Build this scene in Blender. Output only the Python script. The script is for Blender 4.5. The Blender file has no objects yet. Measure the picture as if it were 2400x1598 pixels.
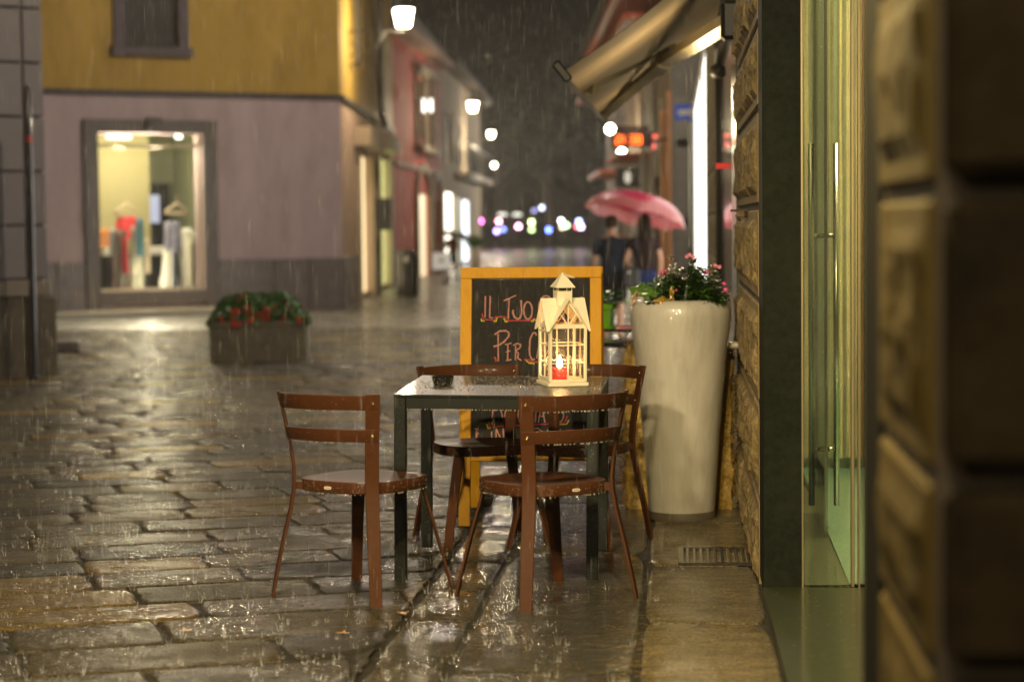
import bpy, bmesh, math, random
from mathutils import Vector, Matrix, noise
R = math.radians
random.seed(7)
S = bpy.context.scene
COL = S.collection
# ------------------------------------------------------------------ camera
F = 4850.0                       # focal length in photo pixels (photo 2400 wide)
YAW, PITCH, ROLL, CZ = R(4.52), R(3.316), R(-0.6), 1.2825
cam_d = bpy.data.cameras.new('camera'); cam = bpy.data.objects.new('camera', cam_d); COL.objects.link(cam)
CM = Matrix.Translation((0, 0, CZ)) @ (Matrix.Rotation(YAW, 4, 'Z') @ Matrix.Rotation(math.pi/2 - PITCH, 4, 'X') @ Matrix.Rotation(ROLL, 4, 'Z'))
cam.matrix_world = CM
cam_d.sensor_width = 36; cam_d.lens = F/2400*36
cam_d.clip_start = 0.05; cam_d.clip_end = 1000
cam_d.dof.use_dof = True; cam_d.dof.focus_distance = 8.25; cam_d.dof.aperture_fstop = 2.2
S.camera = cam
# ------------------------------------------------------------------ world, exposure
W = bpy.data.worlds.new('World'); S.world = W; W.use_nodes = True
bgn = W.node_tree.nodes['Background']
bgn.inputs[0].default_value = (0.30, 0.27, 0.33, 1); bgn.inputs[1].default_value = 0.006
S.view_settings.view_transform = 'Standard'; S.view_settings.look = 'None'
S.view_settings.exposure = -0.08; S.view_settings.gamma = 1.0
cy = S.cycles
cy.use_denoising = True
try: cy.denoiser = 'OPENIMAGEDENOISE'
except Exception: pass
cy.max_bounces = 8; cy.diffuse_bounces = 2; cy.glossy_bounces = 4; cy.transmission_bounces = 6
cy.transparent_max_bounces = 24; cy.volume_bounces = 0
cy.sample_clamp_indirect = 4.0; cy.sample_clamp_direct = 0.0
cy.caustics_reflective = False; cy.caustics_refractive = False
cy.use_light_tree = True
# ------------------------------------------------------------------ pixel helpers
SLOPE = 0.0153
def gz(x, y):
    """ground height: the street falls gently away and levels out"""
    y = max(y, -6.0)
    if y < 22: return -SLOPE*y
    if y < 32:
        t = (y-22)/10.0
        return -SLOPE*(22 + 10*(t - t*t/2))
    return -SLOPE*27
RV = (math.cos(YAW), math.sin(YAW)); FV = (-math.sin(YAW), math.cos(YAW))
def CW(xc, d, z=0.0):
    return Vector((xc*RV[0] + d*FV[0], xc*RV[1] + d*FV[1], z))
def ray(px, py):
    v = Vector(((px-1200)/F, -(py-799)/F, -1.0))
    return (CM.to_3x3() @ v)
def at(px, py, d):
    """point at horizontal camera depth d on the ray through a photo pixel"""
    r = ray(px, py); k = d/(r.x*FV[0] + r.y*FV[1])
    return Vector((0, 0, CZ)) + r*k
def G(px, py):
    r = ray(px, py); lo, hi = 1.0, 400.0
    for _ in range(50):
        m = (lo+hi)/2; p = Vector((0, 0, CZ)) + r*m
        if p.z > gz(p.x, p.y): lo = m
        else: hi = m
    return Vector((0, 0, CZ)) + r*lo
def atX(px, py, X):
    r = ray(px, py); k = X/r.x
    return Vector((0, 0, CZ)) + r*k
def depth(p): return p.x*FV[0] + p.y*FV[1]
# ------------------------------------------------------------------ materials
MATS = {}
def nmat(name):
    m = bpy.data.materials.new(name); m.use_nodes = True
    return m, m.node_tree, m.node_tree.nodes['Principled BSDF']
def N(nt, t, **kw):
    n = nt.nodes.new(t)
    for k, v in kw.items(): setattr(n, k, v)
    return n
def mat(name, col, rough=0.5, metal=0.0, var=0.15, vscale=8.0, bump=0.0, bscale=60.0, coat=0.0, coatr=0.08,
        coord='Object', stretch=(1, 1, 1), spec=0.5, dark=None, dscale=2.0, trans=0.0, alpha=1.0, sheen=0.0, wet=0.0, wscale=30.0, rvar=0.0, col2=None):
    if name in MATS: return MATS[name]
    m, nt, b = nmat(name)
    L = nt.links.new
    tc = N(nt, 'ShaderNodeTexCoord'); mp = N(nt, 'ShaderNodeMapping'); mp.inputs['Scale'].default_value = stretch
    L(tc.outputs[coord], mp.inputs[0])
    nz = N(nt, 'ShaderNodeTexNoise'); nz.inputs['Scale'].default_value = vscale; nz.inputs['Detail'].default_value = 6; nz.inputs['Roughness'].default_value = 0.65
    L(mp.outputs[0], nz.inputs['Vector'])
    rp = N(nt, 'ShaderNodeMapRange'); rp.inputs[1].default_value = 0.25; rp.inputs[2].default_value = 0.75
    L(nz.outputs[0], rp.inputs[0])
    mx = N(nt, 'ShaderNodeMixRGB'); L(rp.outputs[0], mx.inputs[0])
    c2 = col2 if col2 else tuple(min(1, c*(1+var)) for c in col)
    mx.inputs[1].default_value = (*[c*(1-var) for c in col], 1); mx.inputs[2].default_value = (*c2, 1)
    out = mx.outputs[0]
    if dark:
        n2 = N(nt, 'ShaderNodeTexNoise'); n2.inputs['Scale'].default_value = dscale; n2.inputs['Detail'].default_value = 8; n2.inputs['Roughness'].default_value = 0.7
        L(mp.outputs[0], n2.inputs['Vector'])
        r2 = N(nt, 'ShaderNodeMapRange'); r2.inputs[1].default_value = 0.48; r2.inputs[2].default_value = 0.68
        L(n2.outputs[0], r2.inputs[0])
        m2 = N(nt, 'ShaderNodeMixRGB'); L(r2.outputs[0], m2.inputs[0]); L(out, m2.inputs[1]); m2.inputs[2].default_value = (*dark, 1)
        out = m2.outputs[0]
    L(out, b.inputs['Base Color'])
    b.inputs['Roughness'].default_value = rough; b.inputs['Metallic'].default_value = metal
    b.inputs['Specular IOR Level'].default_value = spec
    if rvar:
        rr = N(nt, 'ShaderNodeMapRange'); rr.inputs[1].default_value = 0.3; rr.inputs[2].default_value = 0.7
        rr.inputs[3].default_value = max(0.02, rough-rvar); rr.inputs[4].default_value = min(1, rough+rvar)
        L(nz.outputs[0], rr.inputs[0]); L(rr.outputs[0], b.inputs['Roughness'])
    if coat:
        b.inputs['Coat Weight'].default_value = coat; b.inputs['Coat Roughness'].default_value = coatr
    if trans: b.inputs['Transmission Weight'].default_value = trans
    if sheen: b.inputs['Sheen Weight'].default_value = sheen
    if bump:
        nb = N(nt, 'ShaderNodeTexNoise'); nb.inputs['Scale'].default_value = bscale; nb.inputs['Detail'].default_value = 5
        L(mp.outputs[0], nb.inputs['Vector'])
        bp = N(nt, 'ShaderNodeBump'); bp.inputs['Strength'].default_value = bump; bp.inputs['Distance'].default_value = 0.01
        L(nb.outputs[0], bp.inputs['Height']); L(bp.outputs[0], b.inputs['Normal'])
    if wet:
        nb = N(nt, 'ShaderNodeTexVoronoi'); nb.inputs['Scale'].default_value = wscale
        L(tc.outputs[coord], nb.inputs['Vector'])
        r3 = N(nt, 'ShaderNodeMapRange'); r3.inputs[1].default_value = 0.0; r3.inputs[2].default_value = 0.32; r3.inputs[3].default_value = 1; r3.inputs[4].default_value = 0
        L(nb.outputs['Distance'], r3.inputs[0])
        bp = N(nt, 'ShaderNodeBump'); bp.inputs['Strength'].default_value = wet; bp.inputs['Distance'].default_value = 0.004
        L(r3.outputs[0], bp.inputs['Height']); L(bp.outputs[0], b.inputs['Coat Normal'])
        b.inputs['Coat Weight'].default_value = 1.0; b.inputs['Coat Roughness'].default_value = coatr
        if not bump: L(bp.outputs[0], b.inputs['Normal'])
    MATS[name] = m
    return m
def emit(name, col, strength, trans=0.0, base=(0.5, 0.5, 0.5)):
    if name in MATS: return MATS[name]
    m, nt, b = nmat(name)
    b.inputs['Base Color'].default_value = (*base, 1); b.inputs['Roughness'].default_value = 0.4
    b.inputs['Emission Color'].default_value = (*col, 1); b.inputs['Emission Strength'].default_value = strength
    MATS[name] = m; return m
def glass(name, tint=(1, 1, 1), rough=0.02, refl=1.0, wet=0.0, wscale=60):
    """thin pane: mostly clear, Fresnel reflection on top; optional beads of rain"""
    if name in MATS: return MATS[name]
    m = bpy.data.materials.new(name); m.use_nodes = True; nt = m.node_tree; nt.nodes.clear(); L = nt.links.new
    o = N(nt, 'ShaderNodeOutputMaterial'); t = N(nt, 'ShaderNodeBsdfTransparent'); g = N(nt, 'ShaderNodeBsdfGlossy')
    t.inputs[0].default_value = (*tint, 1); g.inputs['Roughness'].default_value = rough
    fr = N(nt, 'ShaderNodeFresnel'); fr.inputs[0].default_value = 1.45
    mx = N(nt, 'ShaderNodeMixShader'); mu = N(nt, 'ShaderNodeMath', operation='MULTIPLY'); mu.inputs[1].default_value = refl
    L(fr.outputs[0], mu.inputs[0]); L(mu.outputs[0], mx.inputs[0]); L(t.outputs[0], mx.inputs[1]); L(g.outputs[0], mx.inputs[2])
    out = mx.outputs[0]
    if wet:
        tc = N(nt, 'ShaderNodeTexCoord'); v = N(nt, 'ShaderNodeTexVoronoi'); v.inputs['Scale'].default_value = wscale
        L(tc.outputs['Object'], v.inputs['Vector'])
        r3 = N(nt, 'ShaderNodeMapRange'); r3.inputs[1].default_value = 0.24; r3.inputs[2].default_value = 0.40; r3.inputs[3].default_value = wet; r3.inputs[4].default_value = 0
        L(v.outputs['Distance'], r3.inputs[0])
        bp = N(nt, 'ShaderNodeBump'); bp.inputs['Strength'].default_value = 1.0; bp.inputs['Distance'].default_value = 0.002; L(v.outputs['Distance'], bp.inputs['Height'])
        d = N(nt, 'ShaderNodeBsdfTranslucent'); d.inputs[0].default_value = (0.9, 0.9, 0.9, 1)
        g2 = N(nt, 'ShaderNodeBsdfGlossy'); g2.inputs['Roughness'].default_value = 0.1; L(bp.outputs[0], g2.inputs['Normal'])
        m3 = N(nt, 'ShaderNodeMixShader'); m3.inputs[0].default_value = 0.35; L(d.outputs[0], m3.inputs[1]); L(g2.outputs[0], m3.inputs[2])
        m2 = N(nt, 'ShaderNodeMixShader'); L(r3.outputs[0], m2.inputs[0]); L(out, m2.inputs[1]); L(m3.outputs[0], m2.inputs[2]); out = m2.outputs[0]
    L(out, o.inputs[0])
    MATS[name] = m; return m
def water():
    if 'water_drop' in MATS: return MATS['water_drop']
    m, nt, b = nmat('water_drop')
    b.inputs['Base Color'].default_value = (0.28, 0.26, 0.22, 1); b.inputs['Roughness'].default_value = 0.05
    b.inputs['Transmission Weight'].default_value = 0.0; b.inputs['IOR'].default_value = 1.5; b.inputs['Specular IOR Level'].default_value = 1.0
    MATS['water_drop'] = m; return m
# ------------------------------------------------------------------ mesh builder
class MB:
    def __init__(s): s.v = []; s.f = []; s.m = []; s.c = []
    def face(s, idx, mi=0): s.f.append(tuple(idx)); s.m.append(mi)
    def add(s, vs, fs, mi=0):
        o = len(s.v); s.v += [tuple(v) for v in vs]
        for f in fs: s.f.append(tuple(o+i for i in f)); s.m.append(mi)
    def box(s, c, size, rz=0.0, mi=0, M=None, bev=0.0):
        c = Vector(c); hx, hy, hz = [q/2 for q in size]
        if M is None: M = Matrix.Rotation(rz, 3, 'Z')
        if bev <= 0:
            vs = [c + M @ Vector((sx*hx, sy*hy, sz*hz)) for sx in (-1, 1) for sy in (-1, 1) for sz in (-1, 1)]
            s.add(vs, [(0, 1, 3, 2), (4, 6, 7, 5), (0, 4, 5, 1), (2, 3, 7, 6), (0, 2, 6, 4), (1, 5, 7, 3)], mi); return
        b = min(bev, hx*.9, hy*.9, hz*.9); vs = []; idx = {}
        for a in range(3):
            for sx in (-1, 1):
                for sy in (-1, 1):
                    for sz in (-1, 1):
                        p = [sx*(hx-b), sy*(hy-b), sz*(hz-b)]; p[a] = (sx*hx, sy*hy, sz*hz)[a]
                        idx[(a, sx, sy, sz)] = len(vs); vs.append(c + M @ Vector(p))
        fs = []
        I = lambda a, x, y, z: idx[(a, x, y, z)]
        for q in (-1, 1):
            fs.append([I(0, q, -1, -1), I(0, q, 1, -1), I(0, q, 1, 1), I(0, q, -1, 1)][::q])
            fs.append([I(1, -1, q, -1), I(1, -1, q, 1), I(1, 1, q, 1), I(1, 1, q, -1)][::q])
            fs.append([I(2, -1, -1, q), I(2, 1, -1, q), I(2, 1, 1, q), I(2, -1, 1, q)][::q])
        for x in (-1, 1):
            for y in (-1, 1): fs.append([I(0, x, y, -1), I(1, x, y, -1), I(1, x, y, 1), I(0, x, y, 1)])
            for z in (-1, 1): fs.append([I(0, x, -1, z), I(2, x, -1, z), I(2, x, 1, z), I(0, x, 1, z)])
        for y in (-1, 1):
            for z in (-1, 1): fs.append([I(1, -1, y, z), I(2, -1, y, z), I(2, 1, y, z), I(1, 1, y, z)])
        for x in (-1, 1):
            for y in (-1, 1):
                for z in (-1, 1): fs.append([I(0, x, y, z), I(1, x, y, z), I(2, x, y, z)])
        s.add(vs, fs, mi)
    def tube(s, pts, r, n=8, mi=0, cap=True, flat=1.0):
        pts = [Vector(p) for p in pts]; rings = []
        up = Vector((0, 0, 1)); prev = None
        for i, p in enumerate(pts):
            t = (pts[min(i+1, len(pts)-1)] - pts[max(i-1, 0)]).normalized()
            if prev is None:
                a = t.cross(up)
                if a.length < 0.05: a = t.cross(Vector((1, 0, 0)))
            else: a = prev - t*prev.dot(t)
            a.normalize(); prev = a.copy(); b = t.cross(a)
            rr = r[i] if isinstance(r, (list, tuple)) else r
            rings.append([p + a*math.cos(2*math.pi*k/n)*rr + b*math.sin(2*math.pi*k/n)*rr*flat for k in range(n)])
        vs = [v for q in rings for v in q]; fs = []
        for i in range(len(rings)-1):
            for k in range(n):
                k2 = (k+1) % n; fs.append((i*n+k, i*n+k2, (i+1)*n+k2, (i+1)*n+k))
        if cap: fs.append(tuple(range(n))[::-1]); fs.append(tuple((len(rings)-1)*n+k for k in range(n)))
        s.add(vs, fs, mi)
    def sweep(s, pts, nrm, w, t, mi=0):
        """flat bar along pts; nrm[i] = face normal, w width, t thickness (lists or numbers)"""
        pts = [Vector(p) for p in pts]; vs = []; fs = []
        for i, p in enumerate(pts):
            tg = (pts[min(i+1, len(pts)-1)] - pts[max(i-1, 0)]).normalized()
            n = Vector(nrm[i]); n = (n - tg*n.dot(tg)).normalized(); a = tg.cross(n)
            ww = (w[i] if isinstance(w, (list, tuple)) else w)/2; tt = (t[i] if isinstance(t, (list, tuple)) else t)/2
            e = min(tt*0.6, 0.002)
            for (u, v) in ((-ww, -tt+e), (-ww+e, -tt), (ww-e, -tt), (ww, -tt+e), (ww, tt-e), (ww-e, tt), (-ww+e, tt), (-ww, tt-e)):
                vs.append(p + a*u + n*v)
        for i in range(len(pts)-1):
            for k in range(8):
                k2 = (k+1) % 8; fs.append((i*8+k, i*8+k2, (i+1)*8+k2, (i+1)*8+k))
        fs.append(tuple(range(8))[::-1]); fs.append(tuple((len(pts)-1)*8+k for k in range(8)))
        s.add(vs, fs, mi)
    def lathe(s, prof, c=(0, 0, 0), n=32, mi=0, capb=True, capt=True, sx=1, sy=1):
        c = Vector(c); vs = []; fs = []
        for (r, z) in prof:
            for k in range(n):
                a = 2*math.pi*k/n; vs.append(c + Vector((r*math.cos(a)*sx, r*math.sin(a)*sy, z)))
        for i in range(len(prof)-1):
            for k in range(n):
                k2 = (k+1) % n; fs.append((i*n+k, i*n+k2, (i+1)*n+k2, (i+1)*n+k))
        if capb: fs.append(tuple(range(n))[::-1])
        if capt: fs.append(tuple((len(prof)-1)*n+k for k in range(n)))
        s.add(vs, fs, mi)
    def ball(s, c, r, n=6, mi=0, sz=1.0):
        pr = [(r*math.sin(math.pi*i/n), -r*sz*math.cos(math.pi*i/n)) for i in range(1, n)]
        s.lathe([(pr[0][0]*.3, -r*sz*.98)] + pr + [(pr[0][0]*.3, r*sz*.98)], c, max(6, n), mi)
    def quad(s, a, b, c, d, mi=0): s.add([a, b, c, d], [(0, 1, 2, 3)], mi)
    def prism(s, poly, h, M=None, mi=0):
        """poly in local XY, extruded h along local Z, placed by 4x4 M"""
        M = M or Matrix(); n = len(poly)
        vs = [M @ Vector((p[0], p[1], 0)) for p in poly] + [M @ Vector((p[0], p[1], h)) for p in poly]
        fs = [tuple(range(n))[::-1], tuple(range(n, 2*n))] + [(k, (k+1) % n, n+(k+1) % n, n+k) for k in range(n)]
        s.add(vs, fs, mi)
THM = {}
def obj(name, mb, mats, parent=None, world=False, smooth=False, auto=None):
    me = bpy.data.meshes.new(name); me.from_pydata([tuple(v) for v in mb.v], [], mb.f)
    for m in (mats if isinstance(mats, (list, tuple)) else [mats]): me.materials.append(m)
    if len(me.materials) > 1: me.polygons.foreach_set('material_index', mb.m)
    if mb.c:
        ca = me.color_attributes.new('Col', 'FLOAT_COLOR', 'POINT')
        flat = []
        for c in mb.c: flat += [c[0], c[1], c[2], 1.0]
        ca.data.foreach_set('color', flat)
    me.update()
    bm = bmesh.new(); bm.from_mesh(me); bmesh.ops.recalc_face_normals(bm, faces=bm.faces); bm.to_mesh(me); bm.free()
    o = bpy.data.objects.new(name, me); COL.objects.link(o)
    if smooth:
        me.polygons.foreach_set('use_smooth', [True]*len(me.polygons))
        if auto is not None:
            try: me.set_sharp_from_angle(angle=R(auto))
            except Exception: pass
    if parent is not None:
        if world: me.transform(THM[parent.name].inverted())
        o.parent = parent; THM[o.name] = THM.get(parent.name, Matrix())
    else: THM[o.name] = Matrix()
    return o
def tag(o, label=None, cat=None, group=None, kind=None):
    if label: o['label'] = label
    if cat: o['category'] = cat
    if group: o['group'] = group
    if kind: o['kind'] = kind
    return o
def thing(name, label, cat, loc=(0, 0, 0), rz=0.0, group=None, M=None):
    o = bpy.data.objects.new(name, None); COL.objects.link(o); o.empty_display_size = 0.1
    M = M if M is not None else Matrix.Translation(Vector(loc)) @ Matrix.Rotation(rz, 4, 'Z')
    o.matrix_world = M; THM[o.name] = M
    return tag(o, label, cat, group)
def copy_thing(src, M, label, group=None):
    r = src.copy(); COL.objects.link(r); r.matrix_world = M; THM[r.name] = M; r['label'] = label
    if group: r['group'] = group
    for ch in [c for c in bpy.data.objects if c.parent == src]:
        c = ch.copy(); COL.objects.link(c); c.parent = r
        for g in [q for q in bpy.data.objects if q.parent == ch]:
            d = g.copy(); COL.objects.link(d); d.parent = c
    return r
def lerp(a, b, t): return a + (b-a)*t
def point_light(name, loc, power, col=(1, 0.86, 0.62), r=0.1, spot=None, blend=0.5, dirv=None):
    l = bpy.data.lights.new(name, 'SPOT' if spot else 'POINT'); l.energy = power; l.color = col; l.shadow_soft_size = r
    o = bpy.data.objects.new(name, l); COL.objects.link(o); o.location = loc
    if spot:
        l.spot_size = R(spot); l.spot_blend = blend
        o.rotation_euler = Vector(dirv).to_track_quat('-Z', 'Y').to_euler()
    return o
WARM = (1.0, 0.80, 0.50)
def drops_line(mb, a, b, n, r, mi, sag=0.8):
    """row of hanging rain beads under an edge a-b"""
    a = Vector(a); b = Vector(b)
    for k in range(n):
        t = (k+random.random()*0.7)/n; p = a.lerp(b, t); rr = r*random.uniform(0.5, 1.15)
        mb.ball(p + Vector((0, 0, -rr*sag)), rr, 5, mi, 1.25)
# ================================================================== GROUND
def wet_stone(name, usecol=True, base=(0.16, 0.14, 0.10), speck=0.5, ripple=0.35, rscale=14.0, film=0.06, rough=0.45, wet_hi=.85, wet_lo=.3, pits=.6):
    m, nt, b = nmat(name); L = nt.links.new
    tc = N(nt, 'ShaderNodeTexCoord')
    n1 = N(nt, 'ShaderNodeTexNoise'); n1.inputs['Scale'].default_value = 90; n1.inputs['Detail'].default_value = 4; n1.inputs['Roughness'].default_value = 0.8
    n2 = N(nt, 'ShaderNodeTexNoise'); n2.inputs['Scale'].default_value = 6; n2.inputs['Detail'].default_value = 7
    mp = N(nt, 'ShaderNodeMapping'); mp.inputs['Scale'].default_value = (1, 2.2, 1); mp.inputs['Rotation'].default_value = (0, 0, R(-24))
    L(tc.outputs['Object'], mp.inputs[0]); L(mp.outputs[0], n1.inputs[0]); L(mp.outputs[0], n2.inputs[0])
    r1 = N(nt, 'ShaderNodeMapRange'); r1.inputs[1].default_value = 0.36; r1.inputs[2].default_value = 0.62; r1.inputs[3].default_value = 1-speck; r1.inputs[4].default_value = 1+speck*0.6
    L(n1.outputs[0], r1.inputs[0])
    r2 = N(nt, 'ShaderNodeMapRange'); r2.inputs[1].default_value = 0.3; r2.inputs[2].default_value = 0.7; r2.inputs[3].default_value = 0.6; r2.inputs[4].default_value = 1.3
    L(n2.outputs[0], r2.inputs[0])
    mm = N(nt, 'ShaderNodeMath', operation='MULTIPLY'); L(r1.outputs[0], mm.inputs[0]); L(r2.outputs[0], mm.inputs[1])
    if usecol:
        at_ = N(nt, 'ShaderNodeVertexColor'); at_.layer_name = 'Col'; src = at_.outputs[0]
    else:
        rgb = N(nt, 'ShaderNodeRGB'); rgb.outputs[0].default_value = (*base, 1); src = rgb.outputs[0]
    pv = N(nt, 'ShaderNodeTexVoronoi'); pv.inputs['Scale'].default_value = 55; L(mp.outputs[0], pv.inputs['Vector'])
    pr = N(nt, 'ShaderNodeMapRange'); pr.inputs[1].default_value = .14; pr.inputs[2].default_value = .38; pr.inputs[3].default_value = 1-pits; pr.inputs[4].default_value = 1.0; L(pv.outputs['Distance'], pr.inputs[0])
    m3_ = N(nt, 'ShaderNodeMath', operation='MULTIPLY'); L(mm.outputs[0], m3_.inputs[0]); L(pr.outputs[0], m3_.inputs[1]); mm = m3_
    vm = N(nt, 'ShaderNodeVectorMath', operation='SCALE'); L(src, vm.inputs[0]); L(mm.outputs[0], vm.inputs['Scale'])
    L(vm.outputs[0], b.inputs['Base Color'])
    b.inputs['Roughness'].default_value = rough; b.inputs['Specular IOR Level'].default_value = 0.4
    bp = N(nt, 'ShaderNodeBump'); bp.inputs['Strength'].default_value = 0.8; bp.inputs['Distance'].default_value = 0.005
    L(mm.outputs[0], bp.inputs['Height']); L(bp.outputs[0], b.inputs['Normal'])
    # the film of rain water: its own, smoother ripple
    n3 = N(nt, 'ShaderNodeTexNoise'); n3.inputs['Scale'].default_value = rscale; n3.inputs['Detail'].default_value = 3; n3.inputs['Roughness'].default_value = 0.6
    L(tc.outputs['Object'], n3.inputs[0])
    n4 = N(nt, 'ShaderNodeTexNoise'); n4.inputs['Scale'].default_value = 75; n4.inputs['Detail'].default_value = 2
    L(tc.outputs['Object'], n4.inputs[0])
    ad = N(nt, 'ShaderNodeMath', operation='MULTIPLY_ADD'); L(n4.outputs[0], ad.inputs[0]); ad.inputs[1].default_value = 0.35; L(n3.outputs[0], ad.inputs[2])
    b2 = N(nt, 'ShaderNodeBump'); b2.inputs['Strength'].default_value = ripple; b2.inputs['Distance'].default_value = 0.02
    L(ad.outputs[0], b2.inputs['Height']); L(b2.outputs[0], b.inputs['Coat Normal'])
    b.inputs['Coat IOR'].default_value = 1.33
    rw = N(nt, 'ShaderNodeMapRange'); rw.inputs[1].default_value = 0.40; rw.inputs[2].default_value = 0.60; rw.inputs[3].default_value = wet_hi; rw.inputs[4].default_value = wet_lo
    # pooled and thin water
    n5 = N(nt, 'ShaderNodeTexNoise'); n5.inputs['Scale'].default_value = 2.3; n5.inputs['Detail'].default_value = 4
    L(tc.outputs['Object'], n5.inputs[0])
    r5 = N(nt, 'ShaderNodeMapRange'); r5.inputs[1].default_value = 0.42; r5.inputs[2].default_value = 0.58; r5.inputs[3].default_value = film*0.5; r5.inputs[4].default_value = film*3.2
    L(n5.outputs[0], rw.inputs[0]); L(rw.outputs[0], b.inputs['Coat Weight']); L(n5.outputs[0], r5.inputs[0]); L(r5.outputs[0], b.inputs['Coat Roughness'])
    return m
M_STONE = wet_stone('wet_street_stone', wet_hi=.65, wet_lo=.12, film=.07, rough=.85, ripple=.6, rscale=24, speck=.8, pits=.8)
M_SLAB = wet_stone('wet_pavement_slab', pits=.85, speck=0.95, ripple=0.26, rscale=20, film=0.04, rough=.8, wet_hi=.9, wet_lo=.35)
M_FAR = wet_stone('wet_far_paving', usecol=False, base=(0.13, 0.12, 0.10), speck=0.3, ripple=0.9, rscale=5, film=0.10)
M_JOINT = wet_stone('wet_joint_grit', usecol=False, base=(0.035, 0.029, 0.019), speck=0.6, ripple=1.2, rscale=40, film=0.12, rough=.95, wet_hi=.35, wet_lo=.1)

def sheet(name, x0, x1, ys, m, dz, nx=6):
    mb = MB(); xs = [lerp(x0, x1, i/nx) for i in range(nx+1)]
    for y in ys:
        for x in xs: mb.v.append((x, y, gz(x, y)+dz))
    k = nx+1
    for j in range(len(ys)-1):
        for i in range(nx): mb.face((j*k+i, j*k+i+1, (j+1)*k+i+1, (j+1)*k+i))
    return tag(obj(name, mb, m, smooth=True), kind='structure')
sheet('ground', -150, 150, [-12, -6, 0, 8, 16, 22, 24, 26, 28, 30, 32, 60, 100, 200, 420], M_JOINT, -0.012)
sheet('far_street', -40, 12, [33.0, 40, 60, 90, 130, 200], M_FAR, -0.004)

def stone(mb, cs, nx, ny, col, seed, drop=0.012, edge=0.035, dome=0.004, rough=0.003, wob=0.02, tilt=0.0):
    """one paving stone: cs four ground corners, worn rounded rim"""
    rnd = random.Random(seed); o = len(mb.v); cr = [rnd.uniform(.02, .13) for _ in range(4)]
    c = [Vector(p) for p in cs]
    Lx = (c[1]-c[0]).length; Ly = (c[3]-c[0]).length
    ox, oy = rnd.uniform(-50, 50), rnd.uniform(-50, 50); tx, ty = rnd.uniform(-tilt, tilt), rnd.uniform(-tilt, tilt)
    def ss(t):   # denser rows at the rim
        return t
    us = [0, 0.0] ; 
    def spaced(n, L):
        e = min(0.25, edge/L)
        return [0.0, e*0.35, e] + [lerp(e, 1-e, (i+1)/(n-1)) for i in range(n-2)] + [1-e, 1-e*0.35, 1.0]
    U = spaced(nx, Lx); V = spaced(ny, Ly)
    for v in V:
        for u in U:
            a, b2 = 2*u-1, 2*v-1
            # pull the corners in
            k = 1 - cr[(a > 0) + 2*(b2 > 0)]*(abs(a)**6)*(abs(b2)**6)
            uu, vv = (a*k+1)/2, (b2*k+1)/2
            p = (c[0]*(1-uu)+c[1]*uu)*(1-vv) + (c[3]*(1-uu)+c[2]*uu)*vv
            nz = noise.noise(Vector((p.x*5+ox, p.y*5+oy, 0))); n2 = noise.noise(Vector((p.x*22, p.y*22, seed)))
            w = max(abs(a), abs(b2))**8
            p = p + Vector((noise.noise(Vector((p.x*11, p.y*11, 3+seed)))+.6*noise.noise(Vector((p.x*38, p.y*38, seed))), noise.noise(Vector((p.x*11, p.y*11, 9+seed)))+.6*noise.noise(Vector((p.x*38, p.y*38, 5+seed))), 0))*wob*w
            du = min(u, 1-u)*Lx; dv = min(v, 1-v)*Ly; d = min(du, dv)
            t = min(1, d/edge); s = t*(2-t)
            z = gz(p.x, p.y) - drop*(1-s) + dome*(1-(a*a+b2*b2)/2) + rough*nz + rough*0.5*n2 + tx*a + ty*b2
            if d <= 1e-6: z -= 0.012
            mb.v.append((p.x, p.y, z)); f = 1 + 0.12*nz
            mb.c.append(tuple(q*f for q in col))
    nu = len(U)
    for j in range(len(V)-1):
        for i in range(nu-1): mb.face((o+j*nu+i, o+j*nu+i+1, o+(j+1)*nu+i+1, o+(j+1)*nu+i))
XB = -0.965     # border between the street stones and the pavement slabs
mb = MB(); ang = R(21.0)
e1 = Vector((math.cos(ang), math.sin(ang), 0)); e2 = Vector((-math.sin(ang), math.cos(ang), 0))
rr = random.Random(3); row = -4.0; sd = 0
yel = [(0.19, 0.155, 0.085), (0.16, 0.135, 0.085), (0.21, 0.165, 0.08), (0.13, 0.112, 0.08), (0.18, 0.15, 0.095), (0.10, 0.09, 0.072), (0.34, 0.23, 0.06), (.15, .12, .07)]
while row < 36:
    h = rr.uniform(0.35, 0.45)
    a = -26.0 + rr.uniform(0, .5)
    while a < 16:
        w = rr.uniform(0.46, 0.88); g = rr.uniform(0.003, 0.011)
        p0 = e1*a + e2*row
        cen = p0 + e1*w/2 + e2*h/2; d = depth(cen)
        xc = cen.x*RV[0] + cen.y*RV[1]
        if 2.6 < d < 33.5 and cen.x < XB + 0.6 and abs(xc) < 0.2475*d + 2.2 and not (cen.y > 12 and cen.x > XB-0.2 and False):
            q = [p0 + e1*g + e2*g, p0 + e1*(w-g) + e2*(g + rr.uniform(-.006, .006)), p0 + e1*(w-g) + e2*(h-g), p0 + e1*(g+rr.uniform(-.008, .008)) + e2*(h-g)]
            q = [Vector((min(v.x, XB-0.012), v.y, 0)) for v in q]
            if (q[1]-q[0]).length > 0.12 and (q[2]-q[3]).length > 0.03:
                nx, ny = (13, 9) if d < 12 else ((5, 4) if d < 20 else (3, 3))
                cc = rr.choice(yel); f = rr.uniform(0.8, 1.15)
                stone(mb, q, nx, ny, tuple(c*f*(.50 if d < 12 else .75) for c in cc), sd, drop=0.0042 if d < 14 else 0.008, edge=0.016, dome=0.0008 if d < 14 else 0.003, rough=0.0018, tilt=0.0007)  # farther stones paler: mid-street wet sheen put into their colour
                sd += 1
        a += w
    row += h
tag(obj('street', mb, M_STONE, smooth=True), kind='structure')
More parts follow.
